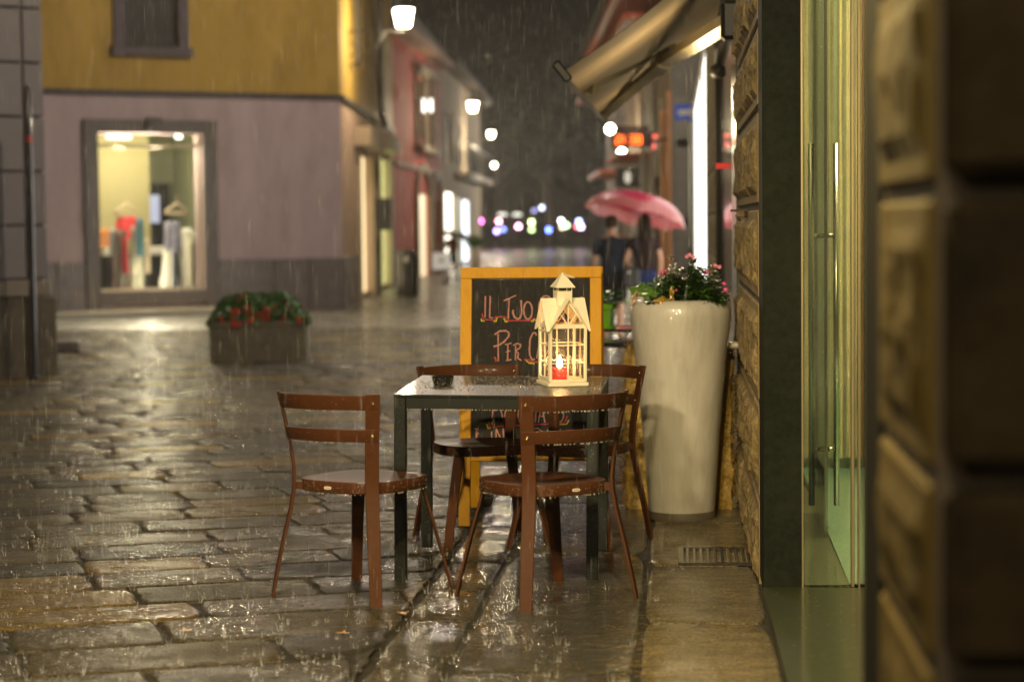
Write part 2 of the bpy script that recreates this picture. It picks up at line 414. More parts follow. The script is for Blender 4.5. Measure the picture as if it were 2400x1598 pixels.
# long granite slabs beside the shops
mb = MB()
def strip(x0, x1, cuts, cols, seed, bump=0.0015):
    for i in range(len(cuts)-1):
        y0, y1 = cuts[i]+0.006, cuts[i+1]-0.006
        stone(mb, [(x0, y0, 0), (x1, y0, 0), (x1, y1, 0), (x0, y1, 0)], 8, max(4, int((y1-y0)*8)), cols[i % len(cols)], seed+i, drop=0.007, edge=0.018, dome=0.001, rough=bump, wob=0.004)
gc = [(0.105, 0.09, 0.062), (0.085, 0.078, 0.058), (0.115, 0.097, 0.062)]
yc = lambda py, px: G(px, py).y
strip(XB+0.012, -0.717, [2.0, 3.1, 4.3, 5.4, 6.3, yc(1452, 950), yc(1380, 1000), yc(1318, 1050), 9.6, 10.6, 11.6, 12.7, 13.9, 15.4, 17, 19, 21, 23.5, 26, 29, 33], gc, 900)
strip(-0.703, -0.127, [2.0, 3.6, 5.2, 6.0, yc(1452, 1100)-0.9, yc(1295, 1350), yc(1180, 1350), 11.4, 12.9, 14.5, 16.0, 18, 20, 22.5, 25, 28, 33], gc, 950)
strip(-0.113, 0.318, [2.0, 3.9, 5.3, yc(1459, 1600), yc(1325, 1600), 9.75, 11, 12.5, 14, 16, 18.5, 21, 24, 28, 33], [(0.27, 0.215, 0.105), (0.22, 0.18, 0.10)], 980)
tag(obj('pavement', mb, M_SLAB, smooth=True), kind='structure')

# ================================================================== FOREGROUND THINGS
RUST = mat('rust_brown_paint', (0.066, 0.023, 0.0085), rough=0.55, spec=.15, var=0.12, vscale=30, coat=0.1, coatr=0.15, bump=0.06, bscale=180, col2=(0.076, 0.028, 0.011))
BRASS = mat('brass_rivet', (0.75, 0.55, 0.22), rough=0.25, metal=1)
WATER = water()
BADGE = mat('badge_enamel', (0.72, 0.68, 0.56), rough=0.3, var=0.05)
BADGERED = mat('badge_print', (0.30, 0.03, 0.02), rough=0.4)
def chair_post(mb, a, top=True):
    """one radial blade; a = angle of the corner. rear ones run up to the back"""
    rad = Vector((math.cos(a), math.sin(a), 0))
    if top:
        pr = [(0.352, 0.0), (0.333, 0.10), (0.307, 0.22), (0.280, 0.33), (0.266, 0.41), (0.264, 0.46), (0.270, 0.52), (0.283, 0.60), (0.299, 0.68), (0.314, 0.745), (0.320, 0.775)]
        w = [0.046, 0.047, 0.049, 0.050, 0.051, 0.052, 0.052, 0.052, 0.053, 0.054, 0.054]
        t = 0.011
    else:
        pr = [(0.330, 0.0), (0.300, 0.12), (0.265, 0.25), (0.232, 0.36), (0.214, 0.425)]
        w = [0.042, 0.044, 0.047, 0.050, 0.052]; t = 0.010
    mb.sweep([rad*r + Vector((0, 0, z)) for r, z in pr], [rad]*len(pr), w, t)
def seat_outline(n=48):
    pts = []
    for k in range(n):
        a = 2*math.pi*k/n; c, s_ = math.cos(a), math.sin(a); e = 2/2.9
        x = math.copysign(abs(c)**e, c)*0.212; y = math.copysign(abs(s_)**e, s_)*0.215
        pts.append((x, y))
    return pts
def make_chair(label, M, group):
    # local frame: +Y = forward (where the sitter looks), back at -Y
    t = thing('garden_chair', label, 'chair', M=M, group=group)
    ol = seat_outline(); n = len(ol); mb = MB()
    prof = [(0.90, 0.400), (0.985, 0.400), (1.0, 0.404), (1.0, 0.438), (0.992, 0.443), (0.97, 0.4445), (0.85, 0.4415), (0.6, 0.437), (0.3, 0.434), (0.02, 0.433)]
    for s_, z in prof:
        for (x, y) in ol: mb.v.append((x*s_, y*s_, z))
    for i in range(len(prof)-1):
        for k in range(n): mb.face((i*n+k, i*n+(k+1) % n, (i+1)*n+(k+1) % n, (i+1)*n+k))
    mb.face(tuple((len(prof)-1)*n+k for k in range(n))); mb.face(tuple(range(n))[::-1])
    rnd = random.Random(5)
    for k in range(n*2):                      # beads under the rim
        j = rnd.random()*n; i0 = int(j); f = j-i0
        x = lerp(ol[i0][0], ol[(i0+1) % n][0], f); y = lerp(ol[i0][1], ol[(i0+1) % n][1], f)
        r = rnd.uniform(0.0016, 0.0032); mb.ball((x*0.995, y*0.995, 0.399-r*.5), r, 5, 1, 1.2)
    for k in range(260):                      # beads on the apron
        j = rnd.random()*n; i0 = int(j); f = j-i0
        x = lerp(ol[i0][0], ol[(i0+1) % n][0], f); y = lerp(ol[i0][1], ol[(i0+1) % n][1], f)
        r = rnd.uniform(0.0007, 0.0017); mb.ball((x*1.001, y*1.001, rnd.uniform(0.405, 0.437)), r, 4, 1, 1)
    seat = obj('seat', mb, [RUST, WATER], t, smooth=True, auto=40)
    # little enamel badge at the back rim
    b = MB()
    ov = [(0.016*math.copysign(abs(math.cos(a))**0.6, math.cos(a)), 0.0055*math.copysign(abs(math.sin(a))**0.6, math.sin(a))) for a in [2*math.pi*k/20 for k in range(20)]]
    bM2 = Matrix.Translation((0.0, -0.2145, 0.420)) @ Matrix.Rotation(R(90), 4, 'X')
    b.prism(ov, 0.004, bM2)
    for k, (u, w_) in enumerate([(-0.009, .003), (-0.004, .002), (0.0, .0022), (0.004, .0018), (0.009, .003)]):
        b.prism([(u-w_/2, -0.002), (u+w_/2, -0.002), (u+w_/2, 0.0025), (u-w_/2, 0.0025)], 0.0006, bM2 @ Matrix.Translation((0, 0, 0.004)), 1)
    obj('badge', b, [BADGE, BADGERED], t)
    for a, top in ((R(225), True), (R(315), True), (R(45), False), (R(135), False)):
        p = MB(); chair_post(p, a, top)
        rad = Vector((math.cos(a), math.sin(a), 0)); tn = Vector((-math.sin(a), math.cos(a), 0))
        if top: p.box(rad*0.238 + Vector((0, 0, 0.418)), (0.05, 0.03, 0.028), a)      # bracket to the seat
        for k in range(90 if top else 40):
            z = rnd.uniform(0.03, 0.40); r0 = 0.352 - 0.09*z/0.4 if top else 0.33-0.115*z/0.4
            sg = rnd.choice((-1, 1)); rr_ = rnd.uniform(0.0005, 0.0013)
            p.ball(rad*(r0 + sg*0.0055) + tn*rnd.uniform(-.02, .02) + Vector((0, 0, z)), rr_, 4, 1)
        leg = obj('leg', p, [RUST, WATER], t, smooth=True, auto=35)
        if top:
            for (rz_, z) in ((0.3145, 0.742), (0.2905, 0.620)):
                q = MB()
                cpt = rad*(rz_+0.0085) + Vector((0, 0, z))
                Mq = Matrix.Translation(cpt) @ rad.to_track_quat('Z', 'Y').to_matrix().to_4x4()
                for i in range(10):   # ring rivet, outside
                    a0, a1 = 2*math.pi*i/10, 2*math.pi*(i+1)/10
                    q.add([Mq @ Vector((r*math.cos(x), r*math.sin(x), h)) for x in (a0, a1) for r, h in ((0.0024, 0), (0.0032, 0.0012), (0.0048, 0.0012), (0.0054, -0.001))], [(0, 1, 5, 4), (1, 2, 6, 5), (2, 3, 7, 6)])
                q.ball(rad*(rz_-0.010) + Vector((0, 0, z)), 0.0045, 6)
                obj('rivet', q, BRASS, leg, smooth=True)
    for (z0, hh, rc) in ((0.742, 0.056, 0.3135), (0.620, 0.048, 0.2895)):
        p = MB(); ns = 20; lean = Vector((0, 0, 1))
        pts = []; nr = []
        for k in range(ns+1):
            a = lerp(R(225)-0.075, R(315)+0.075, k/ns)
            flat = 1.0 - 0.0*math.cos((a-R(270))*2)
            pts.append(Vector((math.cos(a)*rc*flat, math.sin(a)*rc*flat, z0 + (0.004*math.cos((a-R(270))*2))))); nr.append(Vector((math.cos(a), math.sin(a), 0)))
        # a plate standing on edge: sweep with the width vertical
        vs = []; fs = []
        for k, q in enumerate(pts):
            n_ = nr[k]; tip = n_*0.20 + Vector((0, 0, 1)); tip.normalize()
            for (u, v) in ((-hh/2, -.0045), (-hh/2, .0045), (-hh/2+.002, .0055), (hh/2-.002, .0055), (hh/2, .004), (hh/2, -.004), (hh/2-.002, -.0055), (-hh/2+.002, -.0055)):
                vs.append(q + tip*u + n_*v)
        for k in range(ns):
            for j in range(8): fs.append((k*8+j, k*8+(j+1) % 8, (k+1)*8+(j+1) % 8, (k+1)*8+j))
        fs.append(tuple(range(8))); fs.append(tuple(ns*8+j for j in range(8))[::-1])
        p.add(vs, fs)
        for k in range(46):
            tt = rnd.uniform(0.12, 0.88); a = lerp(R(225), R(315), tt); n_ = Vector((math.cos(a), math.sin(a), 0))
            r = rnd.uniform(0.0016, 0.0031); p.ball(n_*(rc-0.2*hh/2) + Vector((0, 0, z0-hh/2-r*.4)), r, 5, 1, 1.2)
        for k in range(70):
            a = lerp(R(222), R(318), rnd.random()); n_ = Vector((math.cos(a), math.sin(a), 0)); u = rnd.uniform(-hh/2, hh/2); sg = rnd.choice((-1, 1))
            p.ball(n_*(rc + 0.2*u + sg*0.0055) + Vector((0, 0, z0+u)), rnd.uniform(0.0005, 0.0012), 4, 1)
        obj('back_slat', p, [RUST, WATER], t, smooth=True, auto=35)
    return t
def frame(p, fwd, tiltx=0.0):
    """placement with local +Y along the ground direction fwd, on the sloped ground"""
    f = Vector((fwd[0], fwd[1], 0)).normalized(); a = math.atan2(f.y, f.x) - math.pi/2
    z = gz(p.x, p.y)
    up = Vector((0, SLOPE, 1)).normalized()
    q = Vector((0, 0, 1)).rotation_difference(up).to_matrix().to_4x4()
    return Matrix.Translation((p.x, p.y, z-0.002)) @ q @ Matrix.Rotation(a, 4, 'Z')
CG = 'brown garden chairs around the table'
def cdir(xc, d): v = CW(xc, d); return (v.x, v.y)
c1 = make_chair('brown metal chair left of the table, seen from behind, on the street stones', frame(CW(-0.566, 7.80), cdir(0.57, 0.82)), CG)
copy_thing(c1, frame(CW(0.106, 7.66), cdir(-0.56, 0.83)), 'brown metal chair nearest to the camera, its back just below the lit lantern')
copy_thing(c1, frame(CW(-0.135, 9.17), cdir(0.30, -0.95)), 'brown metal chair behind the table at the left, its top slat behind the black ashtray')
copy_thing(c1, frame(CW(0.285, 9.10), cdir(-0.40, -0.92)), 'brown metal chair behind the table at the right, between the lantern and the white pot')

# ---- table
M_TAB = mat('anthracite_paint', (0.018, 0.021, 0.019), rough=0.40, var=0.2, vscale=20, wet=1.0, wscale=95, coatr=0.08, spec=.06, bump=0.05, bscale=150)
M_TLEG = mat('anthracite_leg_paint', (0.012, 0.015, 0.014), rough=0.55, spec=.2, var=0.2, vscale=30, coat=0.1, coatr=0.2, bump=0.08, bscale=250)
M_TAB.node_tree.nodes['Principled BSDF'].inputs['Coat Weight'].default_value = .28
TC = CW(-0.036, 8.46); TZ = gz(TC.x, TC.y)
TM = Matrix.Translation((TC.x, TC.y, TZ)) @ Matrix.Rotation(R(1.1), 4, 'X') @ Matrix.Rotation(R(0.75), 4, 'Y') @ Matrix.Rotation(R(-1.0), 4, 'Z')
tb = thing('square_table', 'square anthracite metal table covered in rain beads, between the four brown chairs', 'table', M=TM)
mb = MB(); hw = 0.402
mb.box((0, 0, 0.735), (2*hw, 2*hw, 0.012), bev=0.002)
rnd = random.Random(11)
for k in range(2600):
    r = rnd.choice((0.0009, 0.0012, 0.0016, 0.0024, 0.0034)); mb.ball((rnd.uniform(-hw+.006, hw-.006), rnd.uniform(-hw+.006, hw-.006), 0.7412), r, 4, 1, 0.55)
obj('tabletop', mb, [M_TAB, WATER], tb, smooth=True, auto=30)
mb = MB()
for s_ in (-1, 1):
    mb.box((0, s_*(hw-0.0235), 0.707), (2*hw-0.096, 0.043, 0.043), bev=0.002); mb.box((s_*(hw-0.0235), 0, 0.707), (0.043, 2*hw-0.096, 0.043), bev=0.002)
    drops_line(mb, (-hw+.05, s_*(hw-.004), 0.6855), (hw-.05, s_*(hw-.004), 0.6855), 60, 0.0030, 1)
obj('apron', mb, [M_TLEG, WATER], tb, smooth=True, auto=30)
for sx in (-1, 1):
    for sy in (-1, 1):
        mb = MB(); mb.box((sx*(hw-0.0235), sy*(hw-0.0235), 0.364), (0.046, 0.046, 0.728), bev=0.003)
        for k in range(60): mb.ball((sx*(hw-.0235)+rnd.uniform(-.02, .02), sy*(hw-.0235)-0.0232, rnd.uniform(0.02, .72)), rnd.uniform(.0005, .0012), 4, 1)
        obj('leg', mb, [M_TLEG, WATER], tb, smooth=True, auto=30)
def on_table(px, py):
    r = ray(px, py); o = Vector((0, 0, CZ)); Mi = TM.inverted(); a = Mi @ o; b = (Mi @ (o+r)) - a
    k = (0.7412-a.z)/b.z; return a + b*k
# ---- ashtray
p = on_table(1038, 903)
at_ = thing('ashtray', 'small black ashtray beaded with rain on the left end of the table', 'ashtray', M=TM @ Matrix.Translation((p.x, p.y, 0.7415)))
mb = MB(); prof = [(0.024, 0.0), (0.034, 0.001), (0.038, 0.006), (0.044, 0.031), (0.0465, 0.036), (0.045, 0.038), (0.040, 0.034), (0.034, 0.010), (0.02, 0.006)]
mb.lathe(prof, n=36)
for k in range(220):
    a = rnd.random()*6.283; h = rnd.uniform(.004, .036); r = 0.0365+0.0085*h/.036; mb.ball((r*math.cos(a), r*math.sin(a), h), rnd.uniform(.0005, .0015), 4, 1)
obj('bowl', mb, [mat('black_melamine', (0.012, 0.012, 0.014), rough=0.25, coat=1), WATER], at_, smooth=True, auto=50)
# ---- lantern
CREAM = mat('cream_lacquer', (0.86, 0.79, 0.60), rough=0.5, var=0.05, vscale=14, dark=(0.80, 0.72, 0.53), dscale=9)
p = on_table(1318, 901)
LM = TM @ Matrix.Translation((p.x, p.y, 0.7416)) @ Matrix.Rotation(R(21.5), 4, 'Z')
ln = thing('lantern', 'cream house-shaped metal lantern with a burning red candle, standing on the table', 'lantern', M=LM)
hb = 0.0745; ZB, ZE, ZR = 0.015, 0.244, 0.356
mb = MB(); mb.box((0, 0, ZB/2), (0.172, 0.172, ZB), bev=0.0015); mb.box((0, 0, ZB+0.002), (0.150, 0.150, 0.004)); obj('base', mb, CREAM, ln)
mb = MB()
for sx in (-1, 1):
    for sy in (-1, 1): mb.box((sx*hb, sy*hb, (ZB+ZE)/2+0.002), (0.011, 0.011, ZE-ZB-0.004), bev=0.001)
for k in range(4):
    A = Matrix.Rotation(k*math.pi/2, 3, 'Z')
    for z, t in ((ZB+0.007, 0.010), (ZE-0.004, 0.010)): mb.box(A @ Vector((0, -hb, z)), (2*hb-0.011, 0.007, t), M=A)
obj('frame', mb, CREAM, ln)
for k in range(4):                     # four glazed sides with glazing bars
    A = Matrix.Rotation(k*math.pi/2, 3, 'Z'); g = MB(); g.box(A @ Vector((0, -hb, (ZB+ZE)/2)), (2*hb-0.012, 0.0012, ZE-ZB-0.02), M=A)
    pane = obj('pane', g, glass('lantern_glass', refl=0.35, wet=0.32, wscale=380), ln)
    b = MB()
    b.box(A @ Vector((0, -hb-0.002, (ZB+ZE)/2)), (0.0048, 0.004, ZE-ZB-0.02), M=A)
    for z in (ZB+0.006+(ZE-ZB-.01)/3, ZB+0.006+2*(ZE-ZB-.01)/3): b.box(A @ Vector((0, -hb-0.0015, z)), (2*hb-0.012, 0.0042, 0.0042), M=A)
    if k == 3:                          # the door on the left side
        for s_ in (-1, 1): b.box(A @ Vector((s_*(hb-0.012), -hb-0.003, (ZB+ZE)/2-0.004)), (0.008, 0.005, ZE-ZB-0.028), M=A)
        for z in (ZB+0.016, ZE-0.022): b.box(A @ Vector((0, -hb-0.003, z)), (2*hb-0.03, 0.005, 0.009), M=A)
    obj('glazing_bar', b, CREAM, pane)
    # gable truss
    b = MB(); yg = -hb-0.001
    def bar(p0, p1, w, t=0.004):
        p0 = Vector(p0); p1 = Vector(p1); d = p1-p0; L_ = d.length; an = math.atan2(d.z, d.x)
        Mr = A @ Matrix.Rotation(-an, 3, 'Y'); b.box(A @ ((p0+p1)/2), (L_, t, w), M=Mr)
    bar((-hb, yg, ZE+.002), (0, yg, ZR-.012), 0.008); bar((hb, yg, ZE+.002), (0, yg, ZR-.012), 0.008); bar((-hb, yg, ZE+0.003), (hb, yg, ZE+0.003), 0.008)
    bar((0, yg-.001, ZE), (0, yg-.001, ZR-.02), 0.005); bar((0, yg-.0015, ZE+0.004), (-0.036, yg-.0015, ZE+0.052), 0.0045); bar((0, yg-.0015, ZE+0.004), (0.036, yg-.0015, ZE+0.052), 0.0045)
    obj('gable_truss', b, CREAM, ln)
mb = MB(); ov = 0.094; t = 0.0022      # cross-gabled roof: eight slanted plates meeting in valleys
for k in range(4):
    A = Matrix.Rotation(k*math.pi/2, 3, 'Z')
    for s_ in (-1, 1):
        yv = -0.0; e = hb+0.013; ze = ZR - (ZR-ZE+0.002)*e/hb*0.98
        P = [Vector((0, -ov, ZR)), Vector((s_*e, -ov, ze)), Vector((s_*e, -e, ze)), Vector((0, 0, ZR))]
        nrm = (P[1]-P[0]).cross(P[3]-P[0]).normalized(); nrm = nrm if nrm.z > 0 else -nrm
        vs = [A @ q for q in P] + [A @ (q - nrm*t) for q in P]
        mb.add(vs, [(0, 1, 2, 3), (7, 6, 5, 4), (0, 4, 5, 1), (1, 5, 6, 2), (2, 6, 7, 3), (3, 7, 4, 0)])
roof = obj('roof', mb, CREAM, ln)
mb = MB(); cw = 0.0305
for k in range(4):
    A = Matrix.Rotation(k*math.pi/2, 3, 'Z'); mb.box(A @ Vector((0, -cw, 0.355)), (2*cw, 0.002, 0.060), M=A)
    mb.box(A @ Vector((-cw+.001, -cw+.001, 0.393)), (0.0028, 0.0028, 0.018), M=A); mb.box(A @ Vector((0.008, -cw+.001, 0.393)), (0.0022, 0.0022, 0.018), M=A)
obj('chimney', mb, CREAM, roof)
mb = MB(); cv = 0.041; ap = Vector((0, 0, 0.462)); cor = [Vector((-cv, -cv, 0.402)), Vector((cv, -cv, 0.402)), Vector((cv, cv, 0.402)), Vector((-cv, cv, 0.402))]
mb.add(cor+[ap]+[c+Vector((0, 0, -0.003)) for c in cor], [(0, 1, 4), (1, 2, 4), (2, 3, 4), (3, 0, 4), (0, 5, 6, 1), (1, 6, 7, 2), (2, 7, 8, 3), (3, 8, 5, 0), (5, 8, 7, 6)])
cap = obj('cap', mb, CREAM, ln)
mb = MB(); rc = Vector((0.024, -0.010, 0.446)); ex = Vector((0.90, -0.25, -0.36)).normalized(); ey = Vector((0.25, 0.9, 0.1)).normalized()
mb.tube([rc + ex*0.024*math.cos(a) + ey*0.020*math.sin(a) for a in [2*math.pi*k/24 for k in range(25)]], 0.0014, 6)
obj('hanging_ring', mb, CREAM, ln, smooth=True)
# candle: rests inside the lantern
cd = thing('candle', 'burning red candle inside the cream lantern', 'candle', M=LM @ Matrix.Translation((-0.012, 0.0, ZB+0.0045)))
m, nt, b = nmat('red_wax'); b.inputs['Base Color'].default_value = (0.55, 0.001, 0.004, 1); b.inputs['Roughness'].default_value = 0.35
b.inputs['Subsurface Weight'].default_value = 0.0; b.inputs['Subsurface Radius'].default_value = (0.02, 0.003, 0.002); b.inputs['Subsurface Scale'].default_value = 1.0
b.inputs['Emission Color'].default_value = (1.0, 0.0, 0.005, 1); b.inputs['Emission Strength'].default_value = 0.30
mb = MB(); mb.lathe([(0.030, 0), (0.031, 0.002), (0.031, 0.046), (0.029, 0.050), (0.026, 0.049), (0.022, 0.042), (0.004, 0.041)], n=32)
wax = obj('wax', mb, m, cd, smooth=True, auto=50)
mb = MB(); mb.tube([(0, 0, 0.040), (0.001, 0, 0.050), (0.003, 0, 0.054)], 0.0009, 6); obj('wick', mb, mat('charred_wick', (0.01, 0.008, 0.006), rough=0.9), wax)
mb = MB(); mb.lathe([(0.001, 0.048), (0.008, 0.053), (0.0115, 0.061), (0.0105, 0.073), (0.006, 0.087), (0.001, 0.100)], n=14)
obj('flame', mb, emit('flame_light', (1.0, 0.60, 0.22), 190), cd, smooth=True)
lp = (LM @ Matrix.Translation((-0.012, 0, ZB+0.0045+0.105))).translation
point_light('candle_light', lp, 0.42, (1.0, 0.32, 0.05), 0.008)
# ---- A-board
WOOD = mat('orange_stained_pine', (0.66, 0.33, 0.008), rough=0.6, var=0.10, vscale=3, stretch=(14, 14, 1.2), spec=.3, bump=0.12, bscale=30, dark=(0.52, 0.24, 0.008), dscale=3)
SLATE = mat('chalkboard_slate', (0.016, 0.016, 0.016), rough=0.75, spec=.25, var=0.3, vscale=6, stretch=(9, 9, 0.8), dark=(0.034, 0.032, 0.029), dscale=5)
bl = G(1082, 1233); BW = 0.672
BM = Matrix.Translation((bl.x, bl.y, bl.z)) @ Matrix.Rotation(R(0.0), 4, 'Z')
bd = thing('chalkboard', 'orange wooden A-board with pink chalk writing on black slate, behind the table', 'sign board', M=BM)
LEAN = R(-11.5)
def bp_(x, z, y=0.0):      # point on the front leaf: x across, z up the leaf
    return Vector((x-0.014, y*math.cos(LEAN) - z*math.sin(LEAN), z*math.cos(LEAN) + y*math.sin(LEAN)))
HB = 1.232; LR = Matrix.Rotation(LEAN, 3, 'X')
FW = 0.054
fr = bpy.data.objects
mb = MB()
for x in (FW/2, BW-FW/2): mb.box(bp_(x, (HB-FW)/2), (FW, 0.026, HB-FW), M=LR, bev=0.002)
mb.box(bp_(BW/2, HB-FW/2+.001), (BW, 0.027, FW), M=LR, bev=0.002); mb.box(bp_(BW/2, 0.335), (BW-2*FW, 0.022, 0.056), M=LR, bev=0.002)
obj('front_frame', mb, WOOD, bd)
mb = MB()
RM = Matrix.Rotation(R(9), 3, 'X')
def bb_(x, z): return Vector((x-0.014, 0.52 - z*math.sin(R(9)), z*math.cos(R(9))))
for x in (FW/2+.004, BW-FW/2+.004): mb.box(bb_(x, 0.62), (FW, 0.024, 1.20), M=RM, bev=0.002)
mb.box(bb_(BW/2, 0.335), (BW-2*FW, 0.022, 0.056), M=RM)
mb.box(bb_(BW/2, 0.75), (BW-2*FW, 0.008, 0.80), M=RM, mi=1)
obj('rear_frame', mb, [WOOD, SLATE], bd)
mb = MB(); mb.box(bp_(BW/2, 0.765), (BW-2*FW-.002, 0.010, 0.82), M=LR)
for k in range(240): mb.ball(bp_(rnd.uniform(.06, BW-.06), rnd.uniform(.40, 1.17), -0.0055), rnd.uniform(.0005, .0014), 4, 1)
slate = obj('slate', mb, [SLATE, WATER], bd)
ch = MB(); CHP, CHR, CHY = 0, 1, 2
def chalk(pts, w, mi):
    """hand-drawn chalk stroke; pts in photo pixels, laid on the slate"""
    P = []
    for (px, py) in pts:
        r = ray(px, py); o = Vector((0, 0, CZ)); Mi = BM.inverted(); a = Mi @ o; b = (Mi @ (o+r))-a
        n = Vector((0, math.cos(LEAN), math.sin(LEAN))); q0 = bp_(0, 0, -0.0062); k = (q0-a).dot(n)/b.dot(n); P.append(a+b*k)
    Q = []
    for i in range(len(P)-1):
        for j in range(4): Q.append(P[i].lerp(P[i+1], j/4))
    Q.append(P[-1])
    Q = [q + Vector((random.uniform(-.0006, .0006), 0, random.uniform(-.0006, .0006))) for q in Q]
    ch.sweep(Q, [n]*len(Q), [w*random.uniform(.75, 1.2) for _ in Q], 0.0009, mi)
def arc(cx, cy, rx, ry, a0, a1, n=14): return [(cx+rx*math.cos(R(lerp(a0, a1, i/n))), cy+ry*math.sin(R(lerp(a0, a1, i/n)))) for i in range(n+1)]
Z = lambda x, y: (1040+x/5.2275, 600+y/5.2275)       # from the enlarged view
T = lambda L_: [Z(*q) for q in L_]
w0 = 0.0065
chalk(T([(512, 490), (505, 755)]), w0, 0); chalk(T([(570, 490), (562, 755), (605, 758)]), w0*.9, 0)
chalk(T([(735, 550), (885, 482)]), w0, 0); chalk(T([(800, 520), (790, 772)]), w0*.9, 0)
chalk(T([(948, 540), (955, 700), (935, 760), (905, 775), (870, 750), (848, 700), (850, 660)]), w0*1.3, 0)
chalk([Z(*q) for q in arc(1032, 668, 52, 106, 0, 360, 22)], w0, 0)
chalk([Z(*q) for q in arc(1255, 640, 92, 152, -60, -290, 18)], w0, 0)                       # C of the hidden word
chalk(T([(1360, 770), (1420, 560), (1480, 770)]), w0, 0); chalk(T([(1385, 690), (1455, 690)]), w0*.8, 0)
chalk(T([(1530, 560), (1530, 770)]), w0, 0); chalk(T([(1530, 570), (1590, 560)]), w0, 0); chalk(T([(1530, 660), (1580, 655)]), w0, 0)
chalk(T([(1650, 560), (1650, 770), (1700, 770)]), w0, 0); chalk(T([(1650, 660), (1690, 660)]), w0*.8, 0); chalk(T([(1650, 570), (1700, 565)]), w0*.8, 0)
chalk(T([(1680, 500), (1712, 523)]), w0*1.2, 0)                                              # its accent
chalk(T([(472, 705), (485, 778), (630, 785), (632, 745), (760, 745), (768, 790), (1080, 790), (1090, 768), (1150, 768), (1700, 790)]), 0.0042, 1)
for seg in ([(460, 765), (462, 795), (500, 798)], [(612, 803), (645, 800), (648, 762), (665, 760)], [(730, 765), (745, 770), (752, 803), (785, 805)], [(1070, 803), (1095, 800), (1100, 780), (1125, 782), (1135, 805), (1165, 820)]): chalk(T(seg), 0.0042, 2)
# PER CA..
chalk(T([(665, 955), (668, 1290)]), w0, 0); chalk(T([(622, 962), (690, 918), (760, 915), (800, 940), (795, 985), (740, 1050), (680, 1090), (610, 1110)]), w0*1.1, 0)
chalk(T([(750, 1085), (828, 1068)]), w0*.8, 0); chalk(T([(785, 1075), (785, 1275)]), w0*.9, 0); chalk(T([(760, 1175), (815, 1160)]), w0*.8, 0); chalk(T([(765, 1280), (830, 1268)]), w0*.8, 0)
chalk(T([(880, 1090), (878, 1275)]), w0*.9, 0); chalk(T([(850, 1095), (900, 1070), (945, 1085), (935, 1120), (880, 1165), (915, 1190), (905, 1250), (950, 1278)]), w0*.9, 0)
chalk([Z(*q) for q in [(1138, 972), (1120, 935), (1090, 945), (1058, 1020), (1050, 1120), (1055, 1220), (1085, 1275), (1115, 1262)]], w0, 0)
chalk(T([(1140, 1250), (1165, 1110), (1200, 1000), (1250, 1260)]), w0*.9, 0); chalk(T([(1150, 1170), (1230, 1160)]), w0*.7, 0)
chalk(T([(620, 1238), (640, 1262), (640, 1290)]), 0.006, 1); chalk(T([(985, 1270), (1050, 1268), (1060, 1295), (1180, 1300)]), 0.0045, 1); chalk(T([(1010, 1280), (1045, 1310), (1115, 1318)]), 0.0042, 2)
# MAGNAT.O / E' IN ...DI..E
Y = lambda x, y: (1090+x/6.7286, 940+y/6.7286)
TY = lambda L_: [Y(*q) for q in L_]
chalk(TY([(425, 365), (440, 90), (482, 150), (545, 50), (580, 210), (615, 340)]), w0*.9, 0)
chalk(TY([(645, 330), (622, 230), (640, 140), (690, 75), (735, 62), (750, 140), (745, 330)]), w0*.8, 0); chalk(TY([(620, 240), (745, 195)]), w0*.7, 0)
chalk(TY([(900, 110), (850, 120), (835, 230), (860, 330), (910, 320), (915, 240), (880, 235)]), w0*.8, 0)
chalk(TY([(985, 330), (990, 90), (1110, 335), (1120, 100)]), w0*.9, 0)
chalk(TY([(1155, 335), (1180, 190), (1210, 90), (1260, 335)]), w0*.9, 0); chalk(TY([(1155, 240), (1245, 235)]), w0*.7, 0)
chalk(TY([(1290, 100), (1390, 95)]), w0*.8, 0); chalk(TY([(1340, 100), (1338, 335)]), w0*.9, 0)
chalk([Y(*q) for q in arc(1488, 210, 66, 122, 0, 360, 20)], w0*.9, 0)
chalk(TY([(375, 315), (385, 403), (1570, 345), (1612, 230)]), 0.0045, 1); chalk(TY([(345, 362), (360, 425), (405, 425)]), 0.0042, 2); chalk(TY([(1440, 372), (1602, 362), (1635, 300)]), 0.004, 2)
chalk(TY([(180, 430), (180, 590)]), w0, 0); chalk(TY([(155, 435), (205, 432)]), w0*.7, 0); chalk(TY([(180, 510), (215, 508)]), w0*.7, 0)
chalk(TY([(418, 480), (420, 590)]), w0*.9, 0); chalk(TY([(490, 590), (490, 430), (562, 590)]), w0*.9, 0); chalk(TY([(606, 425), (606, 595)]), w0, 0)
chalk(TY([(1075, 590), (1075, 435), (1150, 425), (1210, 480), (1180, 570), (1075, 600)]), w0*.9, 0)
chalk(TY([(1300, 440), (1300, 590)]), w0*.8, 0); chalk(TY([(1400, 440), (1450, 590), (1500, 440)]), w0*.8, 0); chalk(TY([(1600, 468), (1710, 462)]), w0*.8, 0); chalk(TY([(1640, 468), (1640, 600)]), w0*.8, 0)
obj('chalk_writing', ch, [mat('pink_chalk', (0.50, 0.24, 0.20), rough=0.95, var=0.35, vscale=160), mat('red_chalk', (0.60, 0.06, 0.08), rough=0.95, var=0.3, vscale=160), mat('yellow_chalk', (0.62, 0.60, 0.03), rough=0.95, var=0.3, vscale=160)], slate)

